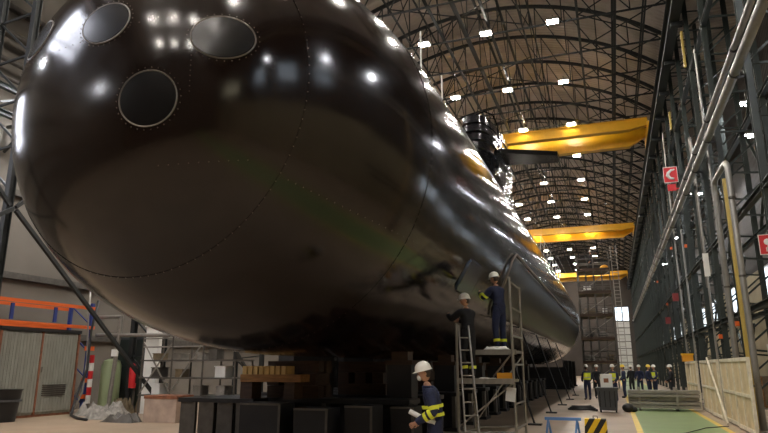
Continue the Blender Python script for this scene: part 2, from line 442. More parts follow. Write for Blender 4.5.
for i in range(0,15):
    y=cl[1]+7.4*i
    b=MB(); b.beam((-16.28,y+.1,6.2),(-16.28,y+7.3,.3),.11,.11); 
    if i==0: b.beam((-16.12,y-.1,6.2),(-16.12,y-7.3,1.3),.11,.11)
    b.beam((-16.3,y+.1,6.3),(-16.3,y+3.66,9.8),.1,.1); b.beam((-16.3,y-.1,6.3),(-16.3,y-3.66,9.8),.1,.1)
    tag(b.build('knee_brace',M['roofst']),'dark diagonal braces meeting at a left-hand column, %s set from the camera'%nth(i),'brace','left-hand bracing')
def crane():
    t=thing('bridge_crane','','crane')
    for dy,zb in ((0,18.12),(2.2,17.6)):
        b=MB(); L=-16.0; Rr=3.55
        poly=[(Rr,0,18.3),(Rr,0,18.82),(L,0,18.82),(L,0,18.3),(L+1.6,0,zb),(Rr-1.2,0,zb)]
        b.prism([(p[0],dy-.2,p[2]) for p in poly],(0,.4,0))
        b.b2((L,dy-.28,18.82),(Rr,dy+.28,18.87)); b.b2((L+1.6,dy-.28,zb-.05),(Rr-1.2,dy+.28,zb))
        for k in range(12): b.b2((L+2+1.3*k,dy-.23,zb),(L+2.04+1.3*k,dy-.2,18.8))
        g=b.build('girder',M['yellow'],t)
    for x in (3.6,-16.05):
        b=MB(); b.b2((x-.14,-1,17.6),(x+.14,3.2,18.29)); b.build('end_carriage',M['yellow'],t)
        b=MB()
        for y in (-.7,2.9): b.lathe([(.001,-.06),(.17,-.06),(.17,.06),(.001,.06)],(x,y,17.6),16,'X')
        b.build('wheels',M['steelE'],t)
    MB().b2((-15.8,2.5,18.6),(3.3,3.0,18.64)).build('walkway',M['yellow'],t)
    return t
k0=crane(); k0.location=(0,45,0); k0['label']='nearest yellow bridge crane, twin box girders just behind the sail'; k0['group']='yellow bridge cranes'
dup(k0,(0,80,0),label='middle yellow bridge crane further down the hall')
dup(k0,(0,121,0),label='farthest and smallest yellow bridge crane by the far wall')
t=thing('crane_hoist','dark hoist trolley on the nearest yellow crane','hoist',(-10.3,46.1,0))
MB().b2((-.9,-1.2,18.9),(.9,1.2,19.2)).build('frame',M['steelD'],t); MB().lathe([(.001,-.7),(.3,-.7),(.3,.7),(.001,.7)],(0,0,19.4),16,'X').build('drum',M['steelE'],t)
MB().tube((0,0,19),(0,0,15.4),.03).build('rope',M['steelD'],t); MB().path([(0,0,15.4),(0,0,15.1),(.14,0,14.95),(0,0,14.8),(-.14,0,14.9)],.05).build('hook',M['yellow'],t)

# ------------------------------------------------------------------ submarine
AX,AZ,RR,NY=-6.24,5.57,3.65,12.0
NL=6.2; TS=41.2
def hr(y):
    if y<0:
        u=min(1,-y/NL); return RR*max(0,1-u**3)**.4
    if y<=TS: return RR
    s=min(17,y-TS); return RR*math.sqrt(max(0,1-(s/17)**2.2))+.25*(s/17)
def proj(d,off=0):
    d=V(d).normalized(); lo,hi=0,12
    for _ in range(40):
        t=(lo+hi)/2; p=d*t
        if p.y<-NL or math.hypot(p.x,p.z)>hr(p.y): hi=t
        else: lo=t
    return d*(lo+off)
sub=thing('submarine','huge glossy black submarine hull resting on keel blocks, nose toward the camera','submarine',(AX,NY,AZ))
prof=[(.0001,-NL)]+[(hr(-NL*(1-e)),-NL*(1-e)) for e in (.00005,.0003,.001,.003,.006,.01,.016,.024,.035,.05,.07,.1,.13,.17,.22,.28,.35,.43,.52,.62,.72,.82,.91)]+[(RR,y) for y in (0,4,8,12,16,20,26,32,38,TS)]
prof+=[(hr(TS+q),TS+q) for q in (1,2,3,5,7,9,11,13,14.5,15.8,16.6,17)]
o=MB().lathe(prof,(0,0,0),160,'Y').build('hull',M['hull'],sub,smooth='all')
def hatch(c,rad,ry=1.0):
    c=V(c); O=V((0,0,0)); n=proj(c); e=.05
    u0=V((1,0,0)); v0=V((0,0,1))
    pa=proj(n+u0*e); pb=proj(n+v0*e); u=(pa-n).normalized(); v=(pb-n); v=(v-u*v.dot(u)).normalized()
    def pt(a,rr,off): return proj(n+(u*math.cos(a)+v*math.sin(a)*ry)*rr,off)
    N=48; b=MB()
    vs=[proj(n,.014)]; fs=[]
    for rr in (.35,.7,.95): vs+=[pt(2*PI*k/N,rad*rr,.014) for k in range(N)]
    vs+=[pt(2*PI*k/N,rad*.95,-.03) for k in range(N)]
    for k in range(N): fs.append((0,1+k,1+(k+1)%N))
    for j in range(3):
        for k in range(N): fs.append((1+j*N+k,1+(j+1)*N+k,1+(j+1)*N+(k+1)%N,1+j*N+(k+1)%N))
    b.add(vs,fs); d=b.build('torpedo_tube_door',M['hatch'],sub,smooth=True)
    MB().path([pt(2*PI*k/N,rad,.004) for k in range(N)],.011,6,closed=True).build('rim',M['seam'],d,smooth=True)
    b=MB()
    for k in range(30): b.ball(pt(2*PI*k/30,rad*1.12,.002),.009,6,4)
    b.build('bolts',M['bolt'],d)
for cc,rd,ry in (((.88,-6.11,-.52),.40,.93),((1.76,-5.82,.33),.42,.76),((.10,-6.17,.68),.39,.82),((-1.42,-5.84,.86),.38,.85),((1.0,-5.9,1.75),.40,.85)): hatch(cc,rd,ry)
def seam_ring(y,r,n,a0=0,a1=360,sz=.008,step=None):
    b=MB()
    for k in range(n):
        a=R(a0+(a1-a0)*k/n); b.ball((r*math.cos(a),y,r*math.sin(a)),sz,6,4)
    return b
for y in (-5.08,-2.2):
    r=hr(y); seam_ring(y,r+.002,int(r*2*PI/.13)).build('bolt_seam',M['bolt'],sub)
    MB().path([(r*math.cos(2*PI*k/96),y,r*math.sin(2*PI*k/96)) for k in range(96)],.005,5,closed=True).build('weld_seam',M['hull'],sub)
for y in (-.6,2.2,5.0): seam_ring(y,RR+.002,int(RR*2*PI/.2)).build('bolt_seam',M['bolt'],sub)
def bolt_row(pts,name='bolt_row'):
    b=MB()
    for p in pts: b.ball(proj(p,.002),.008,6,4)
    b.build(name,M['bolt'],sub)
bolt_row([(-2.1+.13*k,-5.9,.5-.02*k+.0011*k*k) for k in range(24)])
bolt_row([(1.42,-5.98,.25-.07*k) for k in range(11)])
bolt_row([(2.3+.02*k,-4.9+.18*k,-1.42-.004*k) for k in range(40)])
bolt_row([(.95+.13*k,-5.8,-1.35) for k in range(10)])
bolt_row([(3.1,-3.6+.18*k,1.4) for k in range(50)])
# raised flank fairing panel, both sides
def shell(a0,a1,y0,y1,th,nose=True,name='flank_fairing',m=None,par=sub,na=14,ny=24,rc=.5):
    b=MB(); vs=[];fs=[]
    for j in range(ny+1):
        y=y0+(y1-y0)*(j/ny)
        # rounded ends
        e=min(y-y0,y1-y); ins=0
        if e<rc: ins=(rc-math.sqrt(max(0,rc*rc-(rc-e)**2)))/RR
        aa0=R(a0)+ins; aa1=R(a1)-ins
        yl=y
        for i in range(na+1):
            a=aa0+(aa1-aa0)*i/na; r=hr(yl)+th
            if i in(0,na) or j in(0,ny): r=hr(yl)-.02
            vs.append((r*math.cos(a),yl,r*math.sin(a)))
    for j in range(ny):
        for i in range(na):
            p=j*(na+1)+i; fs.append((p,p+1,p+na+2,p+na+1))
    b.add(vs,fs); return b.build(name,m or M['tile'],par,smooth=True)
shell(-40,-8,6.1,44.2,.07,ny=60,rc=1.0)
shell(188,220,6.1,44.2,.07,ny=60,rc=1.0)
for sg in (1,-1):
    pts=[]
    for k in range(40):
        y=7.1+k*.93; pts.append((sg*(hr(y)+.075)*math.cos(R(-8)),y,(hr(y)+.075)*math.sin(R(-8))))
    fr=[]
    for k in range(9):
        a=-40+(-8+40)*k/8; rr=RR+.075; e=1.0-math.sqrt(max(0,1-((a+24)/16)**2)) if abs(a+24)<16 else 1.0
        fr.append((sg*rr*math.cos(R(a)),6.1+e*.9,rr*math.sin(R(a))))
    MB().path(fr+pts[1:],.035,8).build('fairing_edge',mat('fairing_edge_metal',(.22,.18,.15),.6),sub,smooth=True)
h=shell(-37,-23,1.6,3.3,.04,name='access_hatch',m=M['hatchblue'],ny=16,rc=.4)
# longitudinal ledge along the casing top, right side
b=MB(); b.beam((RR*math.cos(R(33))+.01,2.0,RR*math.sin(R(33))+.01),(RR*math.cos(R(33))+.01,40,RR*math.sin(R(33))+.01),.05,.03); b.build('casing_edge',M['seam'],sub)
# sail
def sail():
    b=MB(); N=44; vs=[];fs=[]; levels=[]; z=3.2; 
    base=[]
    for k in range(N):
        a=2*PI*k/N; c=math.cos(a); s_=math.sin(a)
        y=-c*5.6; hw=1.15*abs(s_)**.62*(1 if y<0 else (1-.35*(y/5.6)))
        base.append((hw*(1 if s_>0 else -1),y))
    zs=[3.2,4.5,5.5,6.4,7.0,7.5,7.55,8.0,8.05,8.5,8.55,9.0,9.05,9.5,9.6]; sc=[1,1,1,.99,.985,.97,1.0,.97,1.0,.96,1.0,.96,.99,.95,.85]
    for z,s in zip(zs,sc):
        for (x,y) in base: vs.append((x*s,y*(s*.5+.5),z))
    for j in range(len(zs)-1):
        for k in range(N): fs.append((j*N+k,j*N+(k+1)%N,(j+1)*N+(k+1)%N,(j+1)*N+k))
    fs.append(tuple(range((len(zs)-1)*N,len(zs)*N)))
    b.add(vs,fs); return b
s=sail().build('sail',M['plastic'],sub,smooth=True,loc=(0,24.8,0))
b=MB(); b.path([(.2,-5.2,9.6),(.55,-4.9,9.85),(.95,-4.4,9.8),(1.12,-3.9,9.3),(1.1,-3.7,8.6),(1.05,-3.6,8.1)],.05,8); b.build('curved_rail',M['plastic'],s,smooth=True)
for sg in (1,-1):
    b=MB(); poly=[(sg*.8,-3.1),(sg*4.1,-1.4),(sg*4.15,-.5),(sg*4.0,0.0),(sg*.8,-.6)]
    b.prism([(x,y,8.02) for x,y in poly],(0,0,.26)); b.build('sail_plane',M['hatch'],s)
# stanchions and safety line
for i,y in enumerate((13.8,15.9)):
    b=MB(); b.tube((2.24,y-NY,2.8),(2.24,y-NY,4.5 if i==0 else 4.25),.022); b.build('stanchion',M['white'],sub)
for k in range(8):
    y=37+2*k; MB().tube((2.6,y-NY,2.5),(2.75,y-NY,3.75),.02,6).build('stanchion',M['white'],sub)
b=MB(); 
for z in (3.7,3.25): b.tube((2.73,37-NY,z),(2.73,51-NY,z),.014,6)
b.build('safety_line',M['white'],sub)

# ------------------------------------------------------------------ cradles and keel blocks under the hull
M['woodD']=mat('dark_oiled_timber',(.05,.024,.011),.7,0,.35,3,.2,12,stretch=(1,6,6))
def parts(name,boxes,m,par):
    for lo,hi in boxes: MB().b2(lo,hi).build(name,m,par)
for i in range(14):
    y=13.4+i*2.1
    t=thing('cradle_beam','dark steel cradle beam across the slipway under the hull, %s from the camera'%nth(i),'cradle',(AX,y,0),0,'steel cradle beams')
    b=MB(); b.b2((-3.0,-.4,.0),(2.1,.4,.1)); b.b2((-3.0,-.4,.92),(2.1,.4,1.02)); b.b2((-3.0,-.1,.1),(2.1,.1,.92)); b.build('beam',M['steelD'],t)
    parts('stiffener',[((x-.05,-.38,.1),(x+.05,-.1,.92)) for x in (-2.9,-1.9,-.9,.1,1.1,2.02)],M['steelE'],t)
    t=thing('timber_crib','dark timber crib on the %s cradle beam under the keel'%nth(i),'timber stack',(AX,y,1.02),0,'timber keel cribs')
    x0=-1.35 if i==0 else -.5
    for lv in range(3):
        h=.265
        for q in range(2 if lv%2==0 else 3):
            z=lv*.275
            if lv%2==0: b=MB().b2((x0,-.36+.42*q,z),(x0+1.3,-.06+.42*q,z+h))
            else: b=MB().b2((x0+.47*q,-.38,z),(x0+.3+.47*q,.38,z+h))
            b.build('timber',M['woodD'],t)
for i in range(3):  # frames added to hide the bright walls below the tail and keep it dark
    t=thing('added_stern_cradle','added dark cradle frame covering the bright gap under the stern, %s from the camera'%nth(i),'cradle',(AX,52+i*4.5,0),0,'added stern cradles')
    for x in (-2.6,2.6): MB().b2((x-.2,-.3,0),(x+.2,.3,2.2)).build('leg',M['steelD'],t)
    b=MB(); b.b2((-2.8,-.25,.3),(2.8,.25,1.7)); b.build('web_plate',M['steelD'],t)
    MB().b2((-2.9,-.4,0),(2.9,.4,.12)).build('foot',M['steelD'],t)
for i in range(16):  # invented racks, added to make the bright gap under the hull read black
    y=19.4+i*4.3
    t=thing('added_dark_rack','added dark rack blacking out the gap beyond the hull, %s from the camera'%nth(i),'rack',(-10.6,y,0),0,'added dark racks beyond the hull')
    for yy in (0,3.6): MB().b2((-.3,yy,0),(.3,yy+.12,2.5)).build('end_frame',M['steelD'],t)
    for k in range(4): MB().b2((-.22+.12*k,.14,.1),(-.17+.12*k,3.58,2.3-.12*(k%2))).build('filler_plate',M['steelD'],t)
    MB().b2((-.3,.12,0),(.3,3.6,.08)).build('base',M['steelD'],t)
for i in range(6):
    y=14.4+i*4.2
    t=thing('bilge_shore','black box post shoring the right bilge, %s from the camera'%nth(i),'shore',(-4.75,y,0),0,'side shores')
    MB().b2((-.3,-.25,0),(.3,.25,1.75)).build('post',M['steelD'],t)
    MB().b2((-.34,-.29,1.75),(.34,.29,1.85)).b2((-.2,-.2,1.85),(.2,.2,2.05)).build('cap',M['woodD'],t)
for i,(x,y,w_,h) in enumerate(((-6.9,11.9,.95,.98),(-5.75,11.9,.75,.9),(-4.85,12.2,.6,.95),(-4.2,13.0,.5,.9))):
    t=thing('steel_box','black steel box block with worn pale edges under the nose, %s from the left'%nth(i),'block',(x,y,0),0,'steel box blocks')
    MB().b2((-w_/2,-.3,0),(w_/2,.3,h)).build('box',M['steelD'],t)
    parts('worn_edge',[((-w_/2,-.32,h-.04),(w_/2,-.3,h)),((w_/2-.05,-.32,0),(w_/2,-.3,h-.04))],M['steelE'],t)
t=thing('slatted_pallet','pale yellow slatted pallet on orange timbers left of the keel blocks','pallet',(-7.75,12.6,1.02),0)
parts('packer',[((-.15,-.2,0),(.15,.2,.36)),((.95,-.2,0),(1.2,.2,.36))],M['woodD'],t)
MB().b2((-.15,-.22,.36),(1.35,.22,.52)).build('bearer',M['wood'],t)
for k in range(8): MB().b2((-.1+.14*k,-.22,.52),(-.0+.14*k,.2,.70)).build('slat',M['woodY'],t)
t=thing('box_bench','low dark steel framed bench of grey panels below the nose','bench',(-7.9,12.6,0))
b=MB(); b.b2((-1.55,-.32,.93),(.42,.3,1.02)); b.b2((-1.55,-.32,0),(.42,.3,.08)); b.build('frame',M['steelD'],t)
for k in range(4): MB().b2((-1.5+.49*k,-.28,.08),(-1.1+.49*k,-.2,.93)).build('side_panel',M['steelE'],t)
t=thing('keel_post','black steel post with rubber cap under the nose keel','post',(-7.1,14.4,0))
MB().b2((-.5,-.15,0),(.5,.15,1.7)).build('post',M['black'],t); MB().b2((-.55,-.2,1.7),(.55,.2,1.85)).build('cap',M['black'],t)

# ------------------------------------------------------------------ work platform beside the hull
t=thing('mobile_scaffold','aluminium work platform with two decks beside the submarine hatch','scaffold',(0,0,0))
for x,y,z in ((-3.12,13.15,2.6),(-2.0,13.47,3.6),(-2.0,14.95,3.55),(-3.0,14.2,2.1)):
    MB().tube((x,y,.12),(x,y,z),.028,8).build('upright',M['galv'],t)
for z in (.45,.95,1.75,2.35,2.95,3.5): MB().tube((-2.0,13.47,z),(-2.0,14.95,z),.022,8).build('rung',M['galv'],t)
b=MB(); b.b2((-3.1,13.2,1.40),(-1.95,13.85,1.45)); b.b2((-3.12,13.15,1.36),(-1.95,13.2,1.47)); b.build('lower_deck',M['galv'],t)
b=MB(); b.b2((-2.95,13.9,2.0),(-1.98,14.9,2.05)); b.b2((-2.95,13.86,1.96),(-1.98,13.9,2.07)); b.build('upper_deck',M['galv'],t)
for p,q in (((-3.12,13.15,.4),(-2.0,13.47,.4)),((-3.0,14.2,.4),(-2.0,14.95,.4)),((-3.12,13.15,.35),(-3.0,14.2,.35)),((-3.0,14.2,.5),(-2.0,14.95,1.95)),((-3.12,13.15,.5),(-2.0,13.47,1.38)),((-2.0,13.47,2.0),(-2.5,13.9,1.5))):
    MB().tube(p,q,.018,8).build('brace',M['galv'],t)
for x,y in ((-3.12,13.15),(-2.0,13.47),(-2.0,14.95),(-3.0,14.2)):
    MB().lathe([(.001,-.02),(.07,-.02),(.07,.02),(.001,.02)],(x,y,.07),14,'X').build('castor',M['black'],t)
t=thing('ladder','slender aluminium ladder leaning against the lower work deck','ladder',(0,0,0))
A0,A1=V((-2.98,12.4,.0)),V((-3.02,12.95,2.55)); B0,B1=A0+V((.24,.2,0)),A1+V((.16,.2,0))
A0.x+=.18; B0.x+=.18
MB().beam(A0,A1,.03,.06).build('stile',M['galv'],t); MB().beam(B0,B1,.03,.06).build('stile',M['galv'],t)
for k in range(1,10): MB().tube(A0.lerp(A1,k/10),B0.lerp(B1,k/10),.014,6).build('rung',M['galv'],t)
def cloth(name,label,cat,c,sx,sy,m,h=.04,seed=1):
    rnd=random.Random(seed); b=MB(); n=8; vs=[];fs=[]
    hs=[[rnd.random()*h+.006 for _ in range(n+1)] for _ in range(n+1)]
    for i in range(n+1):
        for j in range(n+1):
            e=(i in(0,n) or j in(0,n)); vs.append((c[0]+sx*(i/n-.5)+rnd.uniform(-.02,.02),c[1]+sy*(j/n-.5)+rnd.uniform(-.02,.02),c[2]+(.004 if e else hs[i][j])))
    k=len(vs); vs+=[(x,y,c[2]) for x,y,z in vs]
    for i in range(n):
        for j in range(n):
            p=i*(n+1)+j; fs.append((p,p+n+1,p+n+2,p+1)); fs.append((k+p,k+p+1,k+p+n+2,k+p+n+1))
    b.add(vs,fs); return tag(b.build(name,m,None,smooth=True),label,cat)
cloth('white_rag','crumpled white cloth on the upper scaffold deck at the worker\'s feet','cloth',(-2.42,14.0,2.071),.55,.2,M['paper'],.07,3)
cloth('paper_sheet','white papers lying on the lower scaffold deck','paper',(-2.55,13.45,1.451),.4,.25,M['paper'],.03,4)
t=thing('tool_box','small orange tool box on the right end of the lower deck','tool box',(-2.2,13.62,1.451))
MB().b2((-.16,-.1,0),(.16,.1,.13)).build('body',M['amber'],t); MB().path([(-.08,0,.13),(-.08,0,.18),(.08,0,.18),(.08,0,.13)],.01,6).build('handle',M['black'],t)
tag(MB().box((-2.06,13.36,1.15),(.2,.01,.28),Matrix.Rotation(R(8),3,'Y')).build('notice_sheet',M['paper']),'white paper notice hanging on the scaffold frame below the lower deck','notice')

# ------------------------------------------------------------------ people
def person(loc,rz,label,J,helmet='helmet',top='navy',bands=(),mask=False,vest=False,fingers=True,levels=2,hold=0,tilt=(0,0),group=None,name='person',lean=1):
    """J: joint positions, local frame: +y forward, +x the figure's right"""
    D=dict(pel=(0,0,.95),sp=(0,0,1.13),ch=(0,.0,1.33),nk=(0,0,1.47),hd=(0,.015,1.56),
      sR=(.18,0,1.41),eR=(.23,.02,1.13),wR=(.22,.12,.89),sL=(-.18,0,1.41),eL=(-.23,.02,1.13),wL=(-.22,.12,.89),
      hR=(.1,0,.9),kR=(.11,.03,.49),aR=(.11,-.01,.09),tR=(.13,.16,.05),hL=(-.1,0,.9),kL=(-.11,.03,.49),aL=(-.11,-.01,.09),tL=(-.13,.16,.05))
    D.update(J); D={k:V(v) for k,v in D.items()}
    root=thing(name,label,'person',loc,rz,group)
    vs=[];es=[];rs=[]
    def av(p,r,par=None):
        vs.append(tuple(p)); rs.append(r if isinstance(r,tuple) else (r,r)); i=len(vs)-1
        if par is not None: es.append((par,i))
        return i
    pel=av(D['pel'],(.135,.115)); spi=av(D['sp'],(.125,.10),pel); ch=av(D['ch'],(.15,.115),spi); nk=av(D['nk'],.062,ch); hd=av(D['hd'],.055,nk)
    seg=[]
    for S,sg in (('R',1),('L',-1)):
        s=av(D['s'+S],.062,ch); e=av(D['e'+S],.044,s)
        m=av((D['e'+S]+D['w'+S])/2,.040,e); w_=av(D['w'+S],.028,m)
        d=(D['w'+S]-D['e'+S]).normalized()
        palmn=V((sg,0,0)).cross(d); 
        # palm frame: across is perpendicular to the forearm
        ac=d.cross(V((sg,.2,0))).normalized() if abs(d.dot(V((1,0,0))))<.9 else d.cross(V((0,0,1))).normalized()
        nn=ac.cross(d).normalized()
        if nn.dot(V((-sg,0,0)))<0: nn=-nn
        pc=av(D['w'+S]+d*.055,(.036,.022),w_)
        if fingers:
            for q,(off,ln) in enumerate(((-.030,.066),(-.010,.076),(.010,.072),(.028,.056))):
                p0=D['w'+S]+d*.085+ac*off; c1=p0+d*ln*.45+nn*ln*.12; c2=c1+d*ln*.3+nn*ln*.38; c3=c2+d*ln*.08+nn*ln*.34
                a=av(p0,.0095,pc); a=av(c1,.0085,a); a=av(c2,.0078,a); av(c3,.0065,a)
            p0=D['w'+S]+d*.03-ac*.035; a=av(p0,.011,pc); a=av(p0+d*.03-ac*.018+nn*.012,.0095,a); av(p0+d*.055-ac*.012+nn*.03,.008,a)
        else: av(D['w'+S]+d*.12,(.03,.018),pc)
        h=av(D['h'+S],.092,pel); k=av(D['k'+S],.056,h); kk=av(D['k'+S].lerp(D['a'+S],.35),.055,k); a=av(D['a'+S],.038,kk); av(D['t'+S],(.038,.028),a)
        seg+= [('uarm',D['s'+S],D['e'+S]),('farm',D['e'+S],D['w'+S]),('hand',D['w'+S]+d*.02,D['w'+S]+d*.2),('leg',D['h'+S],D['k'+S]),('leg',D['k'+S],D['a'+S]),('foot',D['a'+S]-V((0,0,.03)),D['t'+S])]
    me=bpy.data.meshes.new('tmp'); me.from_pydata(vs,es,[]); ob=bpy.data.objects.new('tmp',me); C.objects.link(ob)
    sk=ob.modifiers.new('s','SKIN'); 
    if not me.skin_vertices: me.skin_vertices.new()
    for i,r in enumerate(rs):
        me.skin_vertices[0].data[i].radius=r; me.skin_vertices[0].data[i].use_root=(i==0)
    sk.use_smooth_shade=True; sk.branch_smoothing=.3
    ss=ob.modifiers.new('ss','SUBSURF'); ss.levels=levels; ss.render_levels=levels
    bpy.context.view_layer.update(); dg=bpy.context.evaluated_depsgraph_get()
    me2=bpy.data.meshes.new_from_object(ob.evaluated_get(dg)); bpy.data.objects.remove(ob)
    seg+=[('neck',D['nk']+V((0,0,.03)),D['hd']+V((0,0,.1))),('torso',D['sp'],D['ch']),('torso',D['ch'],D['nk']-V((0,0,.02))),('torso',D['ch'],D['sR']),('torso',D['ch'],D['sL']),('hips',D['pel'],D['sp'].lerp(D['pel'],.6)),('hips',D['hL'],D['hR'])]
    def near(p):
        best=None
        for nme,a,b_ in seg:
            ab=b_-a; t_=max(0,min(1,(p-a).dot(ab)/max(1e-9,ab.dot(ab)))); dd=(p-(a+ab*t_)).length
            if best is None or dd<best[0]: best=(dd,nme)
        return best[1]
    vcl=[near(v.co) for v in me2.vertices]
    bv=MB(); V3=[v.co.copy() for v in me2.vertices]; N3=[v.normal.copy() for v in me2.vertices]
    bv.add(V3,[tuple(p.vertices) for p in me2.polygons])
    # head
    hc=D['hd']+V((0,.02,.105)); yaw_,nod=tilt; HR=Matrix.Rotation(yaw_,3,'Z')@Matrix.Rotation(nod,3,'X')
    def hp(p): return hc+HR@V(p)
    hv=MB(); n,m=20,14; hvs=[]; hfs=[]
    for i in range(m+1):
        tt=PI*i/m
        for k in range(n):
            a=2*PI*k/n; x=math.sin(tt)*math.cos(a); y=math.sin(tt)*math.sin(a); z=math.cos(tt)
            wx=.075*(1-.28*max(0,-z)**1.5); wy=.095*(1-.10*max(0,-z)); X=x*wx; Yy=y*wy; Z=z*.115
            if y>.8 and abs(x)<.25:      # nose, brow, chin
                if -.35<z<.1: Yy+=.018*(1-abs(z+.22)/.4)*(1-abs(x)/.25)
                if z<-.6: Yy+=.008
            if y>.6 and .05<z<.2 and .2<abs(x)<.6: Yy-=.008
            hvs.append(hp((X,Yy,Z)))
    for i in range(m):
        for k in range(n): hfs.append((i*n+k,(i+1)*n+k,(i+1)*n+(k+1)%n,i*n+(k+1)%n))
    bv.add(hvs,hfs,0)
    bv.path([hp((0,.088,.01)),hp((0,.108,-.022)),hp((0,.096,-.034))],[.006,.013,.008],8,0)
    for sx in (1,-1):
        bv.ball(hp((sx*.076,-.005,-.005)),(.012,.02,.03),8,6,0,HR)
        bv.ball(hp((sx*.03,.081,.014)),(.013,.009,.007),8,6,1,HR)
        bv.ball(hp((sx*.03,.089,.014)),(.0055,.004,.0055),6,5,2,HR)
        bv.beam(hp((sx*.016,.092,.032)),hp((sx*.046,.082,.03)),.006,.006,2)
    bv.path([hp((-.022,.086,-.058)),hp((0,.094,-.057)),hp((.022,.086,-.058))],[.003,.006,.003],6,3)
    body=bv.build('body',[M['skin'],M['eyew'],M['hair'],M['lip']],root,smooth='all')
    def cloth_part(nme,classes,off,m):
        idx=[i for i,c in enumerate(vcl) if c in classes]; st=set(idx); b=MB(); mp={}
        fl=[p for p in me2.polygons if sum(1 for v in p.vertices if v in st)>=max(2,len(p.vertices)-1)]
        for p in fl:
            for v in p.vertices:
                if v not in mp: mp[v]=len(b.v); b.v.append(tuple(V3[v]+N3[v]*off))
        for p in fl: b.f.append(tuple(mp[v] for v in p.vertices)); b.m.append(0)
        o=b.build(nme,m,root,smooth='all')
        md=o.modifiers.new('sol','SOLIDIFY'); md.thickness=.012; md.offset=-1
        return o
    cloth_part('trousers',('leg','hips'),.018,M[top if top in('dark',) else 'navy'])
    jk=cloth_part('jacket',('uarm','farm','torso','hips') if lean else ('uarm','farm','torso'),.026,M[top])
    cloth_part('boots',('foot',),.016,M['boot'])
    # collar
    MB().path([D['nk']+V((.075*math.cos(a),.07*math.sin(a),.0)) for a in [2*PI*k/14 for k in range(14)]],.02,6,closed=True).build('collar',M[top],root,smooth='all')
    # reflective bands
    def band(a,b_,t0,t1,r0,r1=None,m='hiviz',sy=1.):
        a=V(a);b_=V(b_); d=(b_-a).normalized(); r1=r1 or r0
        ref=V((0,1,0)) if abs(d.y)<.9 else V((1,0,0)); x=d.cross(ref).normalized(); y=x.cross(d).normalized()
        bb=MB(); N=20; P=[]
        for tt,r in ((t0,r0-.012),(t0,r0),(t1,r1),(t1,r1-.012)):
            c=a.lerp(b_,tt); P+= [c+(x*math.cos(2*PI*k/N)+y*math.sin(2*PI*k/N)*sy)*r for k in range(N)]
        bb.add(P,[(j*N+k,j*N+(k+1)%N,(j+1)*N+(k+1)%N,(j+1)*N+k) for j in range(3) for k in range(N)])
        bb.build('reflective_band',M[m],root,smooth=True)
    for bd in bands:
        if bd=='arms':
            for S in 'RL':
                band(D['e'+S],D['w'+S],.12,.30,.074,.072); band(D['e'+S],D['w'+S],.42,.58,.068,.063)
        if bd=='uarms':
            for S in 'RL': band(D['s'+S],D['e'+S],.72,.92,.079,.076)
        if bd=='waist': band(D['pel'],D['ch'],.30,.42,.183,.183,sy=.83); band(D['pel'],D['ch'],.62,.74,.186,.19,sy=.83)
        if bd=='ankles':
            for S in 'RL': band(D['k'+S],D['a'+S],.55,.70,.082,.078)
    if vest:
        band(D['pel'],D['ch'],.25,1.18,.19,.21,'hiviz',.85); band(D['pel'],D['ch'],.5,.62,.20,.203,'silver',.85)
    # hair at the nape, helmet, mask
    MB().ball(hp((0,-.02,.01)),(.079,.088,.098),14,8,0,HR).build('hair',M['hair'],root,smooth='all')
    if helmet:
        hm=MB(); n=24; pf=[(.002,.125),(.045,.119),(.085,.098),(.108,.066),(.117,.03),(.12,.012),(.128,.006),(.128,-.002),(.108,.0)]
        P=[]; 
        for r,z in pf:
            for k in range(n):
                a=2*PI*k/n; ext=1.0
                if r>.125: ext=1+.22*max(0,math.sin(a))**3
                P.append(hc+HR@V((r*.92*math.cos(a),r*1.05*math.sin(a)*ext,z*1.12+.038)))
        hm.add(P,[(j*n+k,j*n+(k+1)%n,(j+1)*n+(k+1)%n,(j+1)*n+k) for j in range(len(pf)-1) for k in range(n)])
        hm.path([hp((0,-.10,.12)),hp((0,-.03,.172)),hp((0,.06,.155))],.009,6)
        hm.build('helmet',M[helmet],root,smooth=True)
    if mask:
        MB().ball(hp((0,.085,-.045)),(.045,.035,.045),14,10,0,HR).build('face_mask',M['paper'],root,smooth='all')
    return root,D
# the walker in the foreground faces left (-X)
fc=R(90)   # local +y -> -X
person((-2.51,9.0,-.03),fc+R(15),'person in white helmet, face mask and yellow-banded navy jacket walking left with paper',
  dict(pel=(0,-.03,.93),sp=(0,-.03,1.11),ch=(0,.02,1.30),nk=(0,.07,1.45),hd=(0,.10,1.535),
  sR=(.18,.03,1.38),eR=(.24,-.05,1.12),wR=(.22,.14,.99),sL=(-.18,.04,1.38),eL=(-.24,-.02,1.12),wL=(-.18,.22,.98),
  hR=(.1,-.03,.88),kR=(.11,.12,.49),aR=(.11,.02,.10),tR=(.12,.19,.06),hL=(-.1,-.03,.88),kL=(-.11,-.10,.48),aL=(-.11,-.34,.17),tL=(-.12,-.20,.06)),
  bands=('arms','uarms','waist'),mask=True,tilt=(R(8),R(-14)))
tag(MB().path([(-2.82,8.86,1.085),(-2.69,8.88,1.02),(-2.44,8.87,.93)],.036,14).build('paper_roll',M['paper'],None,smooth=True),'white rolled drawing held by the walking worker','paper roll')
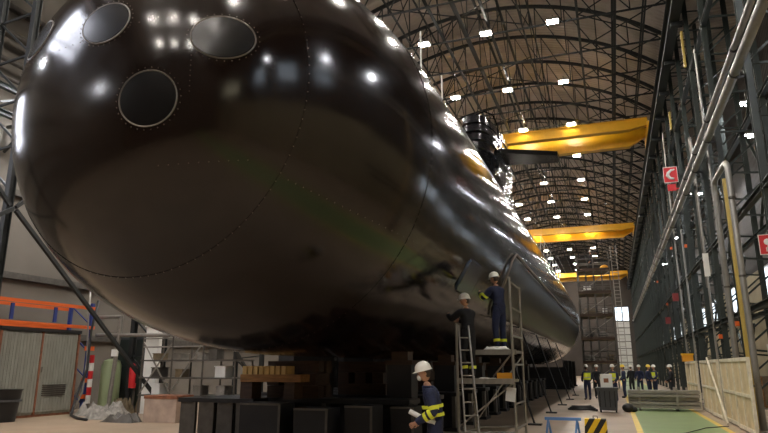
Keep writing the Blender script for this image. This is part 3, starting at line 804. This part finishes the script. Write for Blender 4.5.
# worker on the lower deck, dark overalls, looks back over the shoulder
person((-2.93,13.42,1.452),R(55),'person in dark overalls and white helmet on the lower deck, reaching the hull',
  dict(pel=(0,0,.95),ch=(0,.03,1.33),nk=(0,.04,1.47),hd=(0,.05,1.555),sR=(.18,.03,1.41),eR=(.25,.22,1.22),wR=(.18,.44,1.25),sL=(-.18,.03,1.41),eL=(-.22,.26,1.27),wL=(-.12,.48,1.36),
  kR=(.11,.02,.49),kL=(-.12,.06,.49)),top='dark',bands=('ankles',),tilt=(R(62),R(-5)))
person((-2.42,14.5,2.052),R(58),'person in navy work suit on the upper deck, back turned, hands at the hull',
  dict(pel=(0,-.02,.95),ch=(0,.04,1.33),nk=(0,.06,1.47),hd=(0,.08,1.555),sR=(.18,.05,1.41),eR=(.26,.18,1.20),wR=(.12,.38,1.30),sL=(-.18,.05,1.41),eL=(-.26,.22,1.22),wL=(-.16,.42,1.34),
  kR=(.12,.02,.49),kL=(-.11,.03,.49)),bands=('uarms','arms','ankles'),tilt=(R(10),R(-10)))
far=[(-1.45,35.6,20,'helmet','navy',1,'person in yellow vest and white helmet standing left of the dark bin'),
(-1.0,37.5,200,'helmet','dark',0,'person in dark clothes and white helmet behind the dark bin'),
(-.12,34.2,150,'helmet','navy',1,'person in bright yellow vest and white helmet just right of the dark bin'),
(.42,38.6,100,'helmetY','navy',0,'person in navy overalls and yellow helmet right of the vested worker'),
(.95,44.5,30,'helmet','dark',0,'person in dark clothes standing far behind the pipe rack'),
(1.35,41.5,160,'helmet','navy',0,'person in white helmet behind the left part of the pipe rack'),
(1.75,39.6,240,'helmetY','navy',0,'person in yellow helmet behind the middle of the pipe rack'),
(2.15,40.8,120,'helmet','navy',1,'person in yellow vest behind the right part of the pipe rack'),
(2.75,37.0,80,'helmet','dark',0,'person in dark clothes beside the pale fence end')]
for x,y,a,hl,tp,vst,lab in far:
    person((x,y,0.002),R(a),lab,dict(wR=(.2,.2,.98),wL=(-.18,.22,1.0)),helmet=hl,top=tp,vest=bool(vst),levels=1,group='workers gathered down the hall')

# ------------------------------------------------------------------ right side: pipes, signs, fence
t=thing('upper_pipe','silver clad pipe running down the hall, the upper of the pair','pipe',(3.78,0,10.25))
MB().tube((0,6,0),(0,120,0),.085,12).build('pipe_run',M['pipe'],t,smooth=True)
for y in cr: MB().lathe([(.001,-.04),(.11,-.04),(.11,.04),(.001,.04)],(0,y,0),12,'Y').b2((0,y-.03,-.12),(.17,y+.03,-.06)).build('bracket',M['steelD'],t)
t=thing('lower_pipe','thicker silver clad pipe running down the hall, the lower of the pair','pipe',(3.72,0,9.5))
MB().tube((0,6,0),(0,120,.2),.13,14).build('pipe_run',M['pipe'],t,smooth=True)
for y in cr: MB().lathe([(.001,-.04),(.155,-.04),(.155,.04),(.001,.04)],(0,y,y*.2/120),12,'Y').b2((0,y-.03,-.18+y*.2/120),(.23,y+.03,-.12+y*.2/120)).build('bracket',M['steelD'],t)
def bend(pts,r):
    out=[V(pts[0])]
    for a,p,c in zip(pts,pts[1:],pts[2:]):
        a,p,c=V(a),V(p),V(c); d1=(a-p).normalized(); d2=(c-p).normalized()
        for k in range(5):
            q=k/4; out.append((p+d1*r).lerp(p,q).lerp(p.lerp(p+d2*r,q),q))
    out.append(V(pts[-1])); return out
t=thing('drop_pipe','silver pipe bent over at the top and dropping to the floor at right','pipe',(3.6,0,0))
MB().path(bend([(0,22.6,0.05),(0,22.4,7.7),(0,19.9,7.65),(0,19.8,0.05)],.35),.085,12).build('pipe_run',M['pipe'],t,smooth=True)
b=MB(); 
for z in (1.2,4.2,6.5):
    for y in (22.5,19.85): b.lathe([(.001,-.03),(.1,-.03),(.1,.03),(.001,.03)],(0,y,z),12,'Z')
b.build('clamps',M['steelE'],t)
tag(MB().path([(3.62,20.65,0.03),(3.62,20.65,7.3)],.075,10).build('gas_pipe',M['ypipe'],None,smooth=True),'mustard yellow vertical pipe beside the silver drop pipe','pipe')
for i,(x,y,z0,z1,r,m) in enumerate(((3.99,25.3,.02,14,.05,'pipe'),(3.99,29.2,.02,11.5,.045,'galv'),(3.99,36.6,.02,9,.05,'pipe'),(3.99,40.4,.02,16,.05,'galv'))):
    tag(MB().tube((x,y,z0),(x,y,z1),r,8).build('riser_pipe',M[m],None,smooth=True),'thin grey vertical service pipe on the right-hand columns, %s beyond the yellow pipe'%nth(i),'pipe','grey riser pipes')
tag(MB().b2((4.55,17.0,.02),(4.75,17.12,11)).build('timber_mast',M['woodY']),'tall pale timber post at the right edge, beside the call sign','post')
# slanting pipe runs at upper right
tag(MB().path(bend([(4.4,33,16.5),(4.4,33,13.2),(4.0,29.5,11.6),(4.0,29.5,5)],.3),.07,8).build('service_pipe',M['steelE'],None,smooth=True),'dull grey service pipe with an elbow below the roof edge','pipe')
for i,(x,y,z0,z1) in enumerate(((3.84,27.05,14.1,15.75),(3.84,34.45,14.0,15.0))):
    tag(MB().b2((x-.04,y-.1,z0),(x+.04,y+.1,z1)).build('yellow_plate',M['ypipe']),('narrow yellow plate on a column at the top right' if i==0 else 'narrow yellow plate on a farther column beside the crane runway'),'plate')
# signs
def sign(x0,x1,z0,z1,y,label,kind):
    t=thing('fire_hose_sign' if kind=='hose' else 'fire_button_sign',label,'sign',((x0+x1)/2,y,(z0+z1)/2)); w_=(x1-x0)/2; h_=(z1-z0)/2
    MB().b2((-w_,-.012,-h_),(w_,.012,h_)).build('panel',M['white'],t)
    MB().b2((-w_*.93,-.02,-h_*.93),(w_*.93,-.012,h_*.93)).build('red_field',M['red'],t)
    b=MB()
    if kind=='hose':
        pts=[(-.62*w_,-.03,.05*h_),(-.55*w_,-.03,.42*h_),(-.2*w_,-.03,.6*h_),(.2*w_,-.03,.5*h_)]
        b.path([(.62*w_,-.03,.62*h_),(.1*w_,-.03,.55*h_),(-.3*w_,-.03,.25*h_),(-.42*w_,-.03,-.1*h_),(-.1*w_,-.03,-.45*h_),(.45*w_,-.03,-.55*h_)],[.03,.06,.08,.09,.07,.05],8)
    else:
        b.ball((-.05*w_,-.03,.25*h_),(.09,.012,.09),12,6)
        b.box((.0,-.03,-.2*h_),(.22*w_,.012,.7*h_),Matrix.Rotation(R(15),3,'Y')); b.box((.1*w_,-.03,-.5*h_),(.75*w_,.012,.42*h_))
    b.build('symbol',M['white'],t,smooth=True)
    MB().b2((w_*.5,.012,-.05),(w_*1.0+.35,.05,.05)).build('bracket',M['steelD'],t)
    return t
sign(3.18,3.86,11.0,11.85,34.1,'square red and white fire hose sign hanging on a column at upper right','hose')
tag(MB().b2((3.32,34.05,10.55),(3.72,34.1,10.9)).b2((3.7,34.06,10.62),(4.0,34.1,10.68)).build('fire_plate',M['red']),'small red plate just below the upper fire hose sign','sign')
sign(3.99,4.42,4.68,5.24,19.25,'red and white fire call sign cut off by the right edge of the photo','button')
tag(MB().b2((3.55,26.6,5.1),(3.75,26.65,6.0)).build('notice_plate',M['white']),'white vertical notice plate on a column left of the yellow pipe','notice')
for i,(y,z) in enumerate(((40.6,5.5),(47.5,4.6))):
    t=thing('hose_cabinet','small red hose cabinet on the right-hand columns, %s'%['nearer one behind the fence end','farther one near the workers'][i],'hose cabinet',(3.75,y,z))
    MB().b2((-.2,-.1,0),(.12,.1,.45)).build('box',M['redd'],t); MB().b2((-.16,-.12,.1),(.08,-.1,.35)).build('door',M['redd'],t)
# small orange junction fittings
for i,(y,z) in enumerate(((23.3,3.0),(27.0,2.75),(34.4,7.6),(41.8,8.8),(49,6.0),(56,8.5))):
    tag(MB().b2((3.82,y-.07,z),(3.94,y+.07,z+.16)).build('junction_box',M['orange']),'small orange junction box on the %s fitted column of the right row'%nth(i),'junction box','orange junction boxes')
# fence of framed sheets
def fpanel(L,H):
    t=thing('fence_panel','','fence panel')
    b=MB(); b.b2((-.04,0,0),(.04,.1,H)); b.b2((-.04,L-.1,0),(.04,L,H)); b.b2((-.04,.1,H-.1),(.04,L-.1,H)); b.b2((-.04,.1,.05),(.04,L-.1,.15)); b.b2((-.04,L*.5-.04,.15),(.04,L*.5+.04,H-.1)); b.b2((-.04,.1,H*.5-.04),(.035,L-.1,H*.5+.04))
    b.build('frame',M['fencew'],t)
    b=MB(); b.b2((-.008,.1,.15),(.008,L-.1,H-.1))
    k=.2
    while k<L-.15: b.b2((-.02,k,.15),(.02,k+.02,H-.1)); k+=.16
    b.build('mesh_sheet',M['fence'],t); return t
fy=[18.4,21.0,23.6,26.3,29.4,31.9]; fp=None
flab=['nearest cream framed fence panel beside the lane','cream framed fence panel behind the silver drop pipe','cream framed fence panel with the leaning plank','cream fence panel next past the plank','cream fence panel near the pipe rack','farthest cream fence panel with the yellow box on it']
for i,y in enumerate(fy):
    if fp is None: fp=fpanel(2.35,1.95); fp.location=(3.2,y,0); fp['label']=flab[i]; fp['group']='cream fence panels'
    else: dup(fp,(3.2+(.06 if i%2 else 0),y,0),label=flab[i])
tag(MB().beam((3.05,21.9,.02),(3.1,25.3,2.0),.05,.1).build('leaning_plank',M['fencew']),'pale plank leaning diagonally against the fence panel','plank')
t=thing('yellow_crate','small yellow box on top of the far end of the fence','box',(3.2,32.6,1.95))
MB().b2((-.22,-.25,0),(.22,.25,.32)).build('body',M['amber'],t); MB().b2((-.25,-.28,.28),(.25,.28,.36)).build('lid',M['yellow'],t)
t=thing('timber_post','short brown timber post at the lower right corner','post',(3.75,18.2,0))
MB().b2((-.14,-.14,0),(.14,.14,1.35)).build('post',M['wood'],t); MB().b2((-.2,-.2,0),(.2,.2,.12)).build('foot',M['wood'],t)
b=MB()
for k in range(9): b.path([(3.95,18.9+.09*k,2.25),(3.9+.02*k,18.7+.14*k,1.3),(3.9+.05*k,18.4+.2*k,.5)],.008,4)
for k in range(6): b.path([(3.93+.02*k,18.85-.07*k,2.0-.28*k),(3.98+.04*k,19.6+.12*k,2.0-.28*k)],.008,4)
b.tube((3.95,18.9,0.02),(3.95,18.9,2.3),.03,6); b.tube((3.95,19.7,0.02),(3.95,19.7,2.3),.03,6)
tag(b.build('cargo_net',M['net']),'white net hung behind the brown timber post','net')
# goods stored in the right aisle
rn=random.Random(4)
ai=0
for k in range(12):
    y=24+k*3.9+rn.uniform(-.4,.4); x=4.9+rn.uniform(-.2,.3); hh=rn.uniform(.7,1.5)
    t=thing('storage_crate','%s stored between the right-hand columns, %s from the camera'%(['pale timber crate','grey steel crate','brown covered crate'][k%3],nth(k)),'crate',(6.6,y,0),0,'crates in the right aisle')
    MB().b2((-.7,-.8,.12),(.7,.8,hh)).build('body',[M['fence'],M['galv'],M['brown']][k%3],t)
    b=MB(); 
    for q in (-.6,0,.6): b.b2((-.7,q-.07,0),(.7,q+.07,.12))
    for q in (-.7,0,.66): b.b2((-.74,q-.04,.12),(-.7,q+.08,hh))
    b.build('skids',M['wood'],t)

# ------------------------------------------------------------------ rack of profiles on the lane
t=thing('profile_rack','low rack holding long grey steel profiles across the green lane','rack',(.45,28,0))
for x in (.38,1.76): 
    MB().b2((x-.04,-.08,0),(x+.04,-.02,.9)).b2((x-.04,.9,0),(x+.04,.96,.9)).b2((x-.04,-.08,.0),(x+.04,.96,.08)).build('stake',M['galv'],t)
for lv in range(5):
    for q in range(5):
        if lv in(2,) and q==0: continue
        tag(MB().b2((.42-.0,28+.0+.18*q,.09+lv*.145),(3.05-.12*(q%2),28.14+.18*q,.205+lv*.145)).build('steel_profile',M['galv']),'grey steel profile in the lane rack, %s layer up, %s from the front'%(nth(lv),nth(q)),'profile','steel profiles in the rack')
t=thing('wheeled_bin','dark grey wheeled bin on the pinkish floor beside the workers','bin',(-.36,26.6,0))
b=MB(); z0,z1=.08,.9; lo=[(-.32,-.3,z0),(.32,-.3,z0),(.32,.3,z0),(-.32,.3,z0)]; hi=[(-.39,-.36,z1),(.39,-.36,z1),(.39,.36,z1),(-.39,.36,z1)]
b.add(lo+hi,[(0,1,2,3),(4,5,6,7),(0,1,5,4),(1,2,6,5),(2,3,7,6),(3,0,4,7)]); b.build('body',M['bin'],t)
MB().b2((-.42,-.39,.86),(.42,.39,.93)).build('rim',M['bin'],t)
for k in range(4): MB().b2((-.3+.18*k,-.37,.2),(-.26+.18*k,-.33,.8)).build('rib',M['black'],t)
for sx in (-.28,.28): MB().lathe([(.001,-.03),(.08,-.03),(.08,.03),(.001,.03)],(sx,-.2,.08),14,'X').build('wheel',M['black'],t)
t=thing('white_carton','white box with reddish print standing on the dark bin','box',(-.36,26.6,.932))
MB().b2((-.22,-.2,0),(.22,.2,.5)).build('body',M['paper'],t); MB().b2((-.1,-.205,.18),(.08,-.2,.34)).build('print',M['rust'],t)
t=thing('hose_coil','dark coil of hose lying left of the bin','hose',(-1.35,26.8,0))
b=MB(); b.path([(.55*math.cos(a)*(1-.02*a),.3*math.sin(a)*(1-.02*a),.05+.008*a) for a in [k*.35 for k in range(54)]],.045,7); b.build('coil',M['black'],t,smooth=True)
t=thing('black_sack','slumped black sacks on the floor at the right of the bin','sack',(.35,26.9,0))
MB().ball((0,0,.16),(.22,.25,.17),12,8).ball((.2,.1,.1),(.15,.16,.11),12,8).build('sack',M['black'],t,smooth=True)
# trestle and hazard block in the lower foreground
t=thing('blue_trestle','light blue steel bar on short legs at the lower edge','trestle',(-1.3,16.9,0))
MB().b2((-.48,-.04,.40),(.40,.04,.47)).build('bar',M['bluel'],t)
for x in (-.4,.3):
    MB().beam((x,0,.40),(x-.05,-.16,.0),.04,.04).build('leg',M['bluel'],t); MB().beam((x,0,.40),(x+.05,.16,.0),.04,.04).build('leg',M['bluel'],t)
hz=bpy.data.materials.new('hazard_stripes'); hz.use_nodes=True; nt=hz.node_tree; bs=nt.nodes['Principled BSDF']; tc=nt.nodes.new('ShaderNodeTexCoord'); wv=nt.nodes.new('ShaderNodeTexWave')
mp=nt.nodes.new('ShaderNodeMapping'); mp.inputs['Rotation'].default_value=(0,R(-32),0); nt.links.new(tc.outputs['Object'],mp.inputs[0]); nt.links.new(mp.outputs[0],wv.inputs['Vector'])
wv.bands_direction='X'; wv.inputs['Scale'].default_value=1.35; wv.inputs['Phase Offset'].default_value=2.0
rp=nt.nodes.new('ShaderNodeValToRGB'); rp.color_ramp.interpolation='CONSTANT'; rp.color_ramp.elements[0].color=(.012,.012,.012,1); rp.color_ramp.elements[1].position=.5; rp.color_ramp.elements[1].color=(.85,.55,.02,1)
nt.links.new(wv.outputs['Fac'],rp.inputs[0]); nt.links.new(rp.outputs[0],bs.inputs['Base Color'])
t=thing('hazard_block','concrete block with yellow and black hazard stripes at the lower edge','barrier',(-.56,16.9,0))
MB().prism([(-.27,-.15,0),(.27,-.15,0),(.25,-.15,.46),(-.25,-.15,.46)],(0,.3,0)).build('block',hz,t)
MB().path([(-.05,0,.46),(-.05,0,.52),(.05,0,.52),(.05,0,.46)],.012,6).build('lifting_eye',M['steelE'],t)
tag(MB().path([(-.3,16.95,.015),(.6,17.6,.015),(1.6,18.8,.015),(2.3,20.6,.015),(3.0,21.4,.015)],.012,6).build('floor_cable',M['black'],None,smooth=True),'thin dark cable lying across the green lane','cable')

# ------------------------------------------------------------------ scaffold tower at the stern
t=thing('stern_scaffold','tall brown scaffold tower standing at the stern of the submarine','scaffold',(-1.1,56,0))
xs=(-1.3,0,1.3); ysx=(-1.2,1.2)
for x in xs:
    for y in ysx: MB().tube((x,y,.02),(x,y,11.2),.05,6).build('standard',M['steelE'],t)
for x in (-.65,.65):
    for y in ysx: MB().tube((x,y,.02),(x,y,9.6),.04,6).build('standard',M['steelE'],t)
for i,z in enumerate((2,3.9,5.8,7.7,9.6)):
    for x in (-1.3,1.3): MB().tube((x,-1.2,z-1.8),(x,1.2,z-.1),.03,5).build('diagonal',M['galv'],t)
    MB().b2((-1.3,-1.3,z),(1.3,-1.26,z+.2)).build('toe_board',M['woodD'],t)
    MB().b2((-1.35,-1.25,z-.06),(1.35,1.25,z)).build('deck',M['brown'],t)
    b=MB()
    for y in ysx:
        for dz in (.5,1.0): b.tube((-1.3,y,z+dz),(1.3,y,z+dz),.035,6)
    for x in (-1.3,1.3): b.tube((x,-1.2,z+1.0),(x,1.2,z+1.0),.035,6)
    b.build('guard_rail',M['steelE'],t)
    b=MB(); b.tube((-1.3,-1.2,z-1.9 if i else .1),(1.3,-1.2,z-.1),.03,6); b.build('diagonal',M['galv'],t)
for i,(x,z,m,w_) in enumerate(((-.8,2,'galv',.7),(.4,3.9,'debris',.6),(-.5,5.8,'brown',.9),(.7,5.8,'paper',.4),(-.6,7.7,'paper',.6),(.5,7.7,'steelE',.7),(.8,2,'brown',.6),(-.7,3.9,'steelD',.6))):
    t2=thing('scaffold_bundle','%s resting on the %s deck of the stern scaffold, %s side'%({'galv':'grey equipment box','debris':'pale sheeting bundle','brown':'brown bundle','paper':'white wrapped bundle','steelE':'grey steel crate','steelD':'dark steel crate'}[m],['lowest','second','third','fourth'][int((z-2)/1.9+.01)],'left' if x<0 else 'right'),'bundle',(-1.1+x,56,z+.002),0,'goods on the stern scaffold')
    MB().b2((-w_/2,-.4,0),(w_/2,.4,.7)).build('body',M[m],t2); MB().b2((-w_/2-.03,-.42,.3),(w_/2+.03,.42,.36)).build('strap',M['steelD'],t2)
person((-1.2,55.3,9.602),R(100),'person in dark clothes on the top deck of the stern scaffold',{},helmet='helmet',top='dark',levels=1)
tag(MB().ball((-.2,55.4,9.87),(.35,.3,.26),12,8).build('orange_bag',M['amber'],None,smooth='all'),'orange yellow bag on the top deck of the stern scaffold','bag')
t=thing('ladder_tower','narrow leaning ladder tower at the right of the stern scaffold','ladder',(0.55,54.4,0))
for x in (0,.45): MB().beam((x,0,0),(x-.15,0,11.6),.06,.06).build('stile',M['galv'],t)
for k in range(1,38): MB().tube((-.004*k,0,k*.3),(.45-.004*k,0,k*.3),.02,5).build('rung',M['galv'],t)
# low dark clutter along the foot of the hull
for k in range(5):
    y=20+k*5.3
    t=thing('trestle_prop','thin slanting steel prop between floor and hull, %s beyond the work platform'%nth(k),'prop',(-2.7,y,0),0,'slanting hull props')
    MB().beam((.3,0,.0),(-.72,.2,3.2),.05,.05).build('prop',M['steelD'],t); MB().b2((.1,-.15,0),(.5,.15,.05)).build('foot',M['steelD'],t)

# ------------------------------------------------------------------ left side
t=thing('metal_cabinet','large grey sheet metal cabinet with rusty edges and double doors by the left wall','cabinet',(-19.2,15.45,.08))
MB().b2((-1.0,0,0),(-.04,3.3,2.85)).build('body',M['cab'],t)
MB().b2((-1.08,-.06,2.85),(.06,3.36,2.97)).build('roof_sheet',M['steelD'],t)
for i,(y0,y1) in enumerate(((.06,1.62),(1.68,3.24))):
    d=MB().b2((-.03,y0,.08),(.01,y1,2.8)).build('door',M['cab'],t)
    b=MB()
    for k in range(12): b.b2((.01,y0+.08+.125*k,.12),(.022,y0+.11+.125*k,2.76))
    b.build('ribs',M['cab'],d)
    if i==1:
        b=MB(); 
        for k in range(6): b.b2((.01,y0+.2,.62+.07*k),(.045,y0+1.2,.655+.07*k))
        b.build('louvre',M['steelE'],d)
        MB().b2((.01,y0+.06,1.45),(.08,y0+.12,1.62)).build('handle',M['galv'],d)
for y in (0.0,1.65,3.3): MB().b2((-.03,y-.035,0),(.035,y+.035,2.84)).build('rusty_edge',M['rust'],t)
MB().b2((-1,0,-.08),(-.85,3.3,0)).b2((-.2,0,-.08),(-.05,3.3,0)).build('skid',M['rust'],t)
t=thing('black_tub','black plastic tub standing in front of the metal cabinet','tub',(-18.5,15.35,0))
MB().lathe([(.001,0),(.36,0),(.46,.95),(.5,1.0),(.42,.97),(.33,.08),(.001,.08)],(0,0,0),24).build('tub',M['black'],t,smooth=True)
MB().lathe([(.47,.62),(.485,.62),(.485,.68),(.47,.68)],(0,0,0),24).build('band',M['bin'],t)
t=thing('pallet_rack','orange and blue pallet rack around the grey cabinet','rack',(-19.35,14.2,0))
for y in (0,5.2):
    for x in (0,-1.1):
        MB().b2((x-.06,y-.06,0),(x+.06,y+.06,4.15)).build('upright',M['blue'],t)
    b=MB(); 
    for k in range(4): b.beam((0,y,.3+k),(-1.1,y,1.1+k),.04,.04)
    b.build('frame_lacing',M['blue'],t)
for z in (3.2,3.95):
    for x in (.09,-1.19): MB().b2((x-.03,-.1,z-.06),(x+.03,5.3,z+.06)).build('beam',M['orange'],t)
for y in (1.6,3.4): MB().b2((.03,y-.06,3.3),(.09,y+.06,3.85)).build('divider',M['blue'],t)
for z in (2.4,1.2,.6): MB().b2((.06,4.95,z-.08),(.12,5.4,z+.08)).build('guard_clip',M['orange'],t)
t=thing('warning_post','red and white striped warning post at the end of the pallet rack','post',(-19.05,19.35,0))
for k in range(6): MB().tube((0,0,.35+k*.3),(0,0,.65+k*.3),.09,10).build('stripe_band',M['red' if k%2 else 'white'],t)
MB().tube((0,0,0),(0,0,.35),.05,10).build('stem',M['steelE'],t)
t=thing('frame_pipe','grey tubular frame standing beyond the pallet rack','pipe frame',(0,0,0))
MB().tube((-19.2,19.6,3.62),(-18.0,19.6,3.62),.07,10).build('rail',M['galv'],t); MB().tube((-19.2,19.6,2.93),(-15.6,19.6,2.86),.07,10).build('rail',M['galv'],t); MB().tube((-18.03,19.6,3.62),(-18.28,19.6,.0),.08,10).build('post',M['galv'],t)
tag(MB().b2((-18.25,19.46,2.1),(-17.95,19.5,2.36)).build('label_plate',M['white']),'small white label plate on the grey tubular frame','sign')
t=thing('gas_tank','pale green upright cylinder tank by the left columns','tank',(-18.95,20.3,0))
MB().lathe([(.001,0),(.36,0),(.38,.1),(.38,1.75),(.3,1.95),(.12,2.02),(.001,2.02)],(0,0,0),24).build('tank',M['lime'],t,smooth=True); MB().tube((0,0,2.0),(0,0,2.2),.05).build('valve',M['steelE'],t)
t=thing('fire_extinguisher','red extinguisher cylinder hanging beside a dark column on the left','fire extinguisher',(-17.5,19.9,0))
MB().lathe([(.001,.9),(.13,.92),(.14,1.0),(.14,1.65),(.08,1.8),(.03,1.84),(.001,1.84)],(0,0,0),16).build('cylinder',M['red'],t,smooth=True)
MB().b2((-.05,-.03,1.82),(.08,.03,1.92)).build('valve',M['black'],t); MB().path([(.06,0,1.88),(.17,0,1.6),(.16,0,1.1)],.02,6).build('hose',M['black'],t); MB().b2((-.03,.1,0),(.03,.16,1.6)).build('stand',M['steelE'],t)
t=thing('control_panel','dark grey electrical panel against the left columns','panel',(-18.5,21.2,0))
MB().b2((-.9,-.2,0),(.9,.3,2.9)).build('body',M['bin'],t); MB().b2((-.85,-.23,.2),(-.03,-.2,2.8)).b2((.03,-.23,.2),(.85,-.2,2.8)).build('door',M['green'],t)
tag(MB().b2((-16.9,19.75,0),(-16.3,19.95,3.2)).b2((-16.94,19.7,3.2),(-16.26,20,3.28)).build('partition_panel',M['white']),'tall pale partition board left of the steel stair scaffold','panel')
# stair scaffold and store under the nose at left
t=thing('tube_scaffold','low grey tube scaffold with shelf decks under the left of the hull','scaffold',(-16.0,18.6,0))
for x in (0,1.3,2.6,3.9):
    for y in (0,1.1): MB().tube((x,y,0),(x,y,2.75 if x<3 else 1.9),.035,6).build('standard',M['steelE'],t)
for z in (.75,1.35,1.95): MB().b2((-.05,-.05,z-.05),(3.95,1.15,z)).build('deck',M['steelE'],t)
for x in (0,1.3): MB().beam((x,0,.8),(x+1.3,0,2.6),.04,.04).build('diagonal',M['galv'],t); 
MB().beam((1.3,0,.8),(0,0,2.6),.04,.04).build('diagonal',M['galv'],t)
for z in (2.4,2.7): MB().tube((0,0,z),(2.6,0,z),.025,6).build('rail',M['galv'],t)
rn=random.Random(11)
for k in range(10):
    z=.75 if k<3 else (1.35 if k<6 else 1.95); x=-15.7+ ((k*3)%4)*.9+rn.uniform(0,.2)+(.62 if k==9 else 0)
    if z>1.9 and x>-13: x-=1
    w_=rn.uniform(.25,.42); h=rn.uniform(.2,.36)
    tag(MB().b2((x,18.75,z+.001),(x+w_,19.2,z+h)).b2((x-.02,18.73,z+h),(x+w_+.02,19.22,z+h+.03)).build('stored_box',M[['paper','debris','galv','brown','steelE'][k%5]]),'%s lidded box on the tube scaffold, %s shelf, %s in line'%(['white','pale','grey','brown','dull grey'][k%5],['lower','middle','top'][0 if z<1 else (1 if z<1.5 else 2)],nth(k%4)),'box','boxes on the tube scaffold')
t=thing('concrete_block','pale pinkish concrete block with a rusty top standing before the tube scaffold','block',(-13.6,17.2,0))
MB().b2((-.62,-.4,0),(.62,.4,.72)).build('block',mat('pinkish_concrete',(.42,.32,.26),.8,0,.2,3),t); MB().b2((-.64,-.42,.72),(.64,.42,.82)).build('top_plate',M['rust'],t)
for i,(x,y,sx,sy,m,h,l) in enumerate(((-17.6,18.6,1.6,1.1,'debris',.5,'crumpled pale sheeting heaped beside the rack end'),(-16.2,17.4,1.5,.9,'debris',.4,'whitish sheeting on the floor before the tube scaffold'),(-17.4,19.42,.8,.42,'brown',.6,'brown sacking heap below the label plate'),(-14.9,16.6,1.2,.6,'steelE',.3,'grey scrap heap on the floor left of the concrete block'),(-17.0,20.45,1.1,.6,'brown',.9,'large brown covered heap by the pale partition'))):
    cloth('sheeting_heap',l,'heap',(x,y,0),sx,sy,M[m],h,20+i)
b=MB(); 
tag(MB().path([(-18.6,18.9,4.2),(-18.7,18.8,3.0),(-18.4,18.5,1.6),(-18.5,18.2,.6),(-18.1,17.7,.05),(-17.0,16.9,.04),(-16.2,16.5,.04)],.045,8).build('hanging_hose',M['black'],None,smooth='all'),'black hose hanging from the rack end down to the floor','hose')
tag(MB().path([(-18.9,18.75,4.6),(-18.95,18.85,3.4),(-18.85,18.9,2.0),(-18.7,18.7,.8),(-18.6,18.2,.04)],.03,8).build('hanging_cable',M['galv'],None,smooth='all'),'grey cable hanging just left of the black hose','cable')
for i,(x,z,r) in enumerate(((-20.6,14.0,.16),(-20.7,13.0,.1),(-20.7,12.3,.07))):
    tag(MB().tube((x,4,z),(x,110,z),r,10).build('wall_pipe',M['steelE'],None,smooth=True),['thick grey pipe along the upper left wall','medium grey pipe below the thick one on the left wall','thin grey pipe, lowest along the left wall'][i],'pipe')
t=thing('wall_gantry','dark green steel gantry on the upper left wall','gantry',(-20.0,12,0))
for z in (10.6,11.6): MB().ibeam((0,0,z),(0,40,z),.2,.2,.02).build('chord',M['green'],t)
b=MB()
for k in range(20): b.beam((0,2*k,10.6),(0,2*k+2,11.6),.07,.07)
b.build('lacing',M['green'],t)
b=MB()
for k in range(11): b.beam((-1.1,4*k,10.6),(0,4*k,10.6),.1,.1); b.beam((-1.1,4*k,9.6),(0,4*k,10.5),.08,.08)
b.build('brackets',M['green'],t)
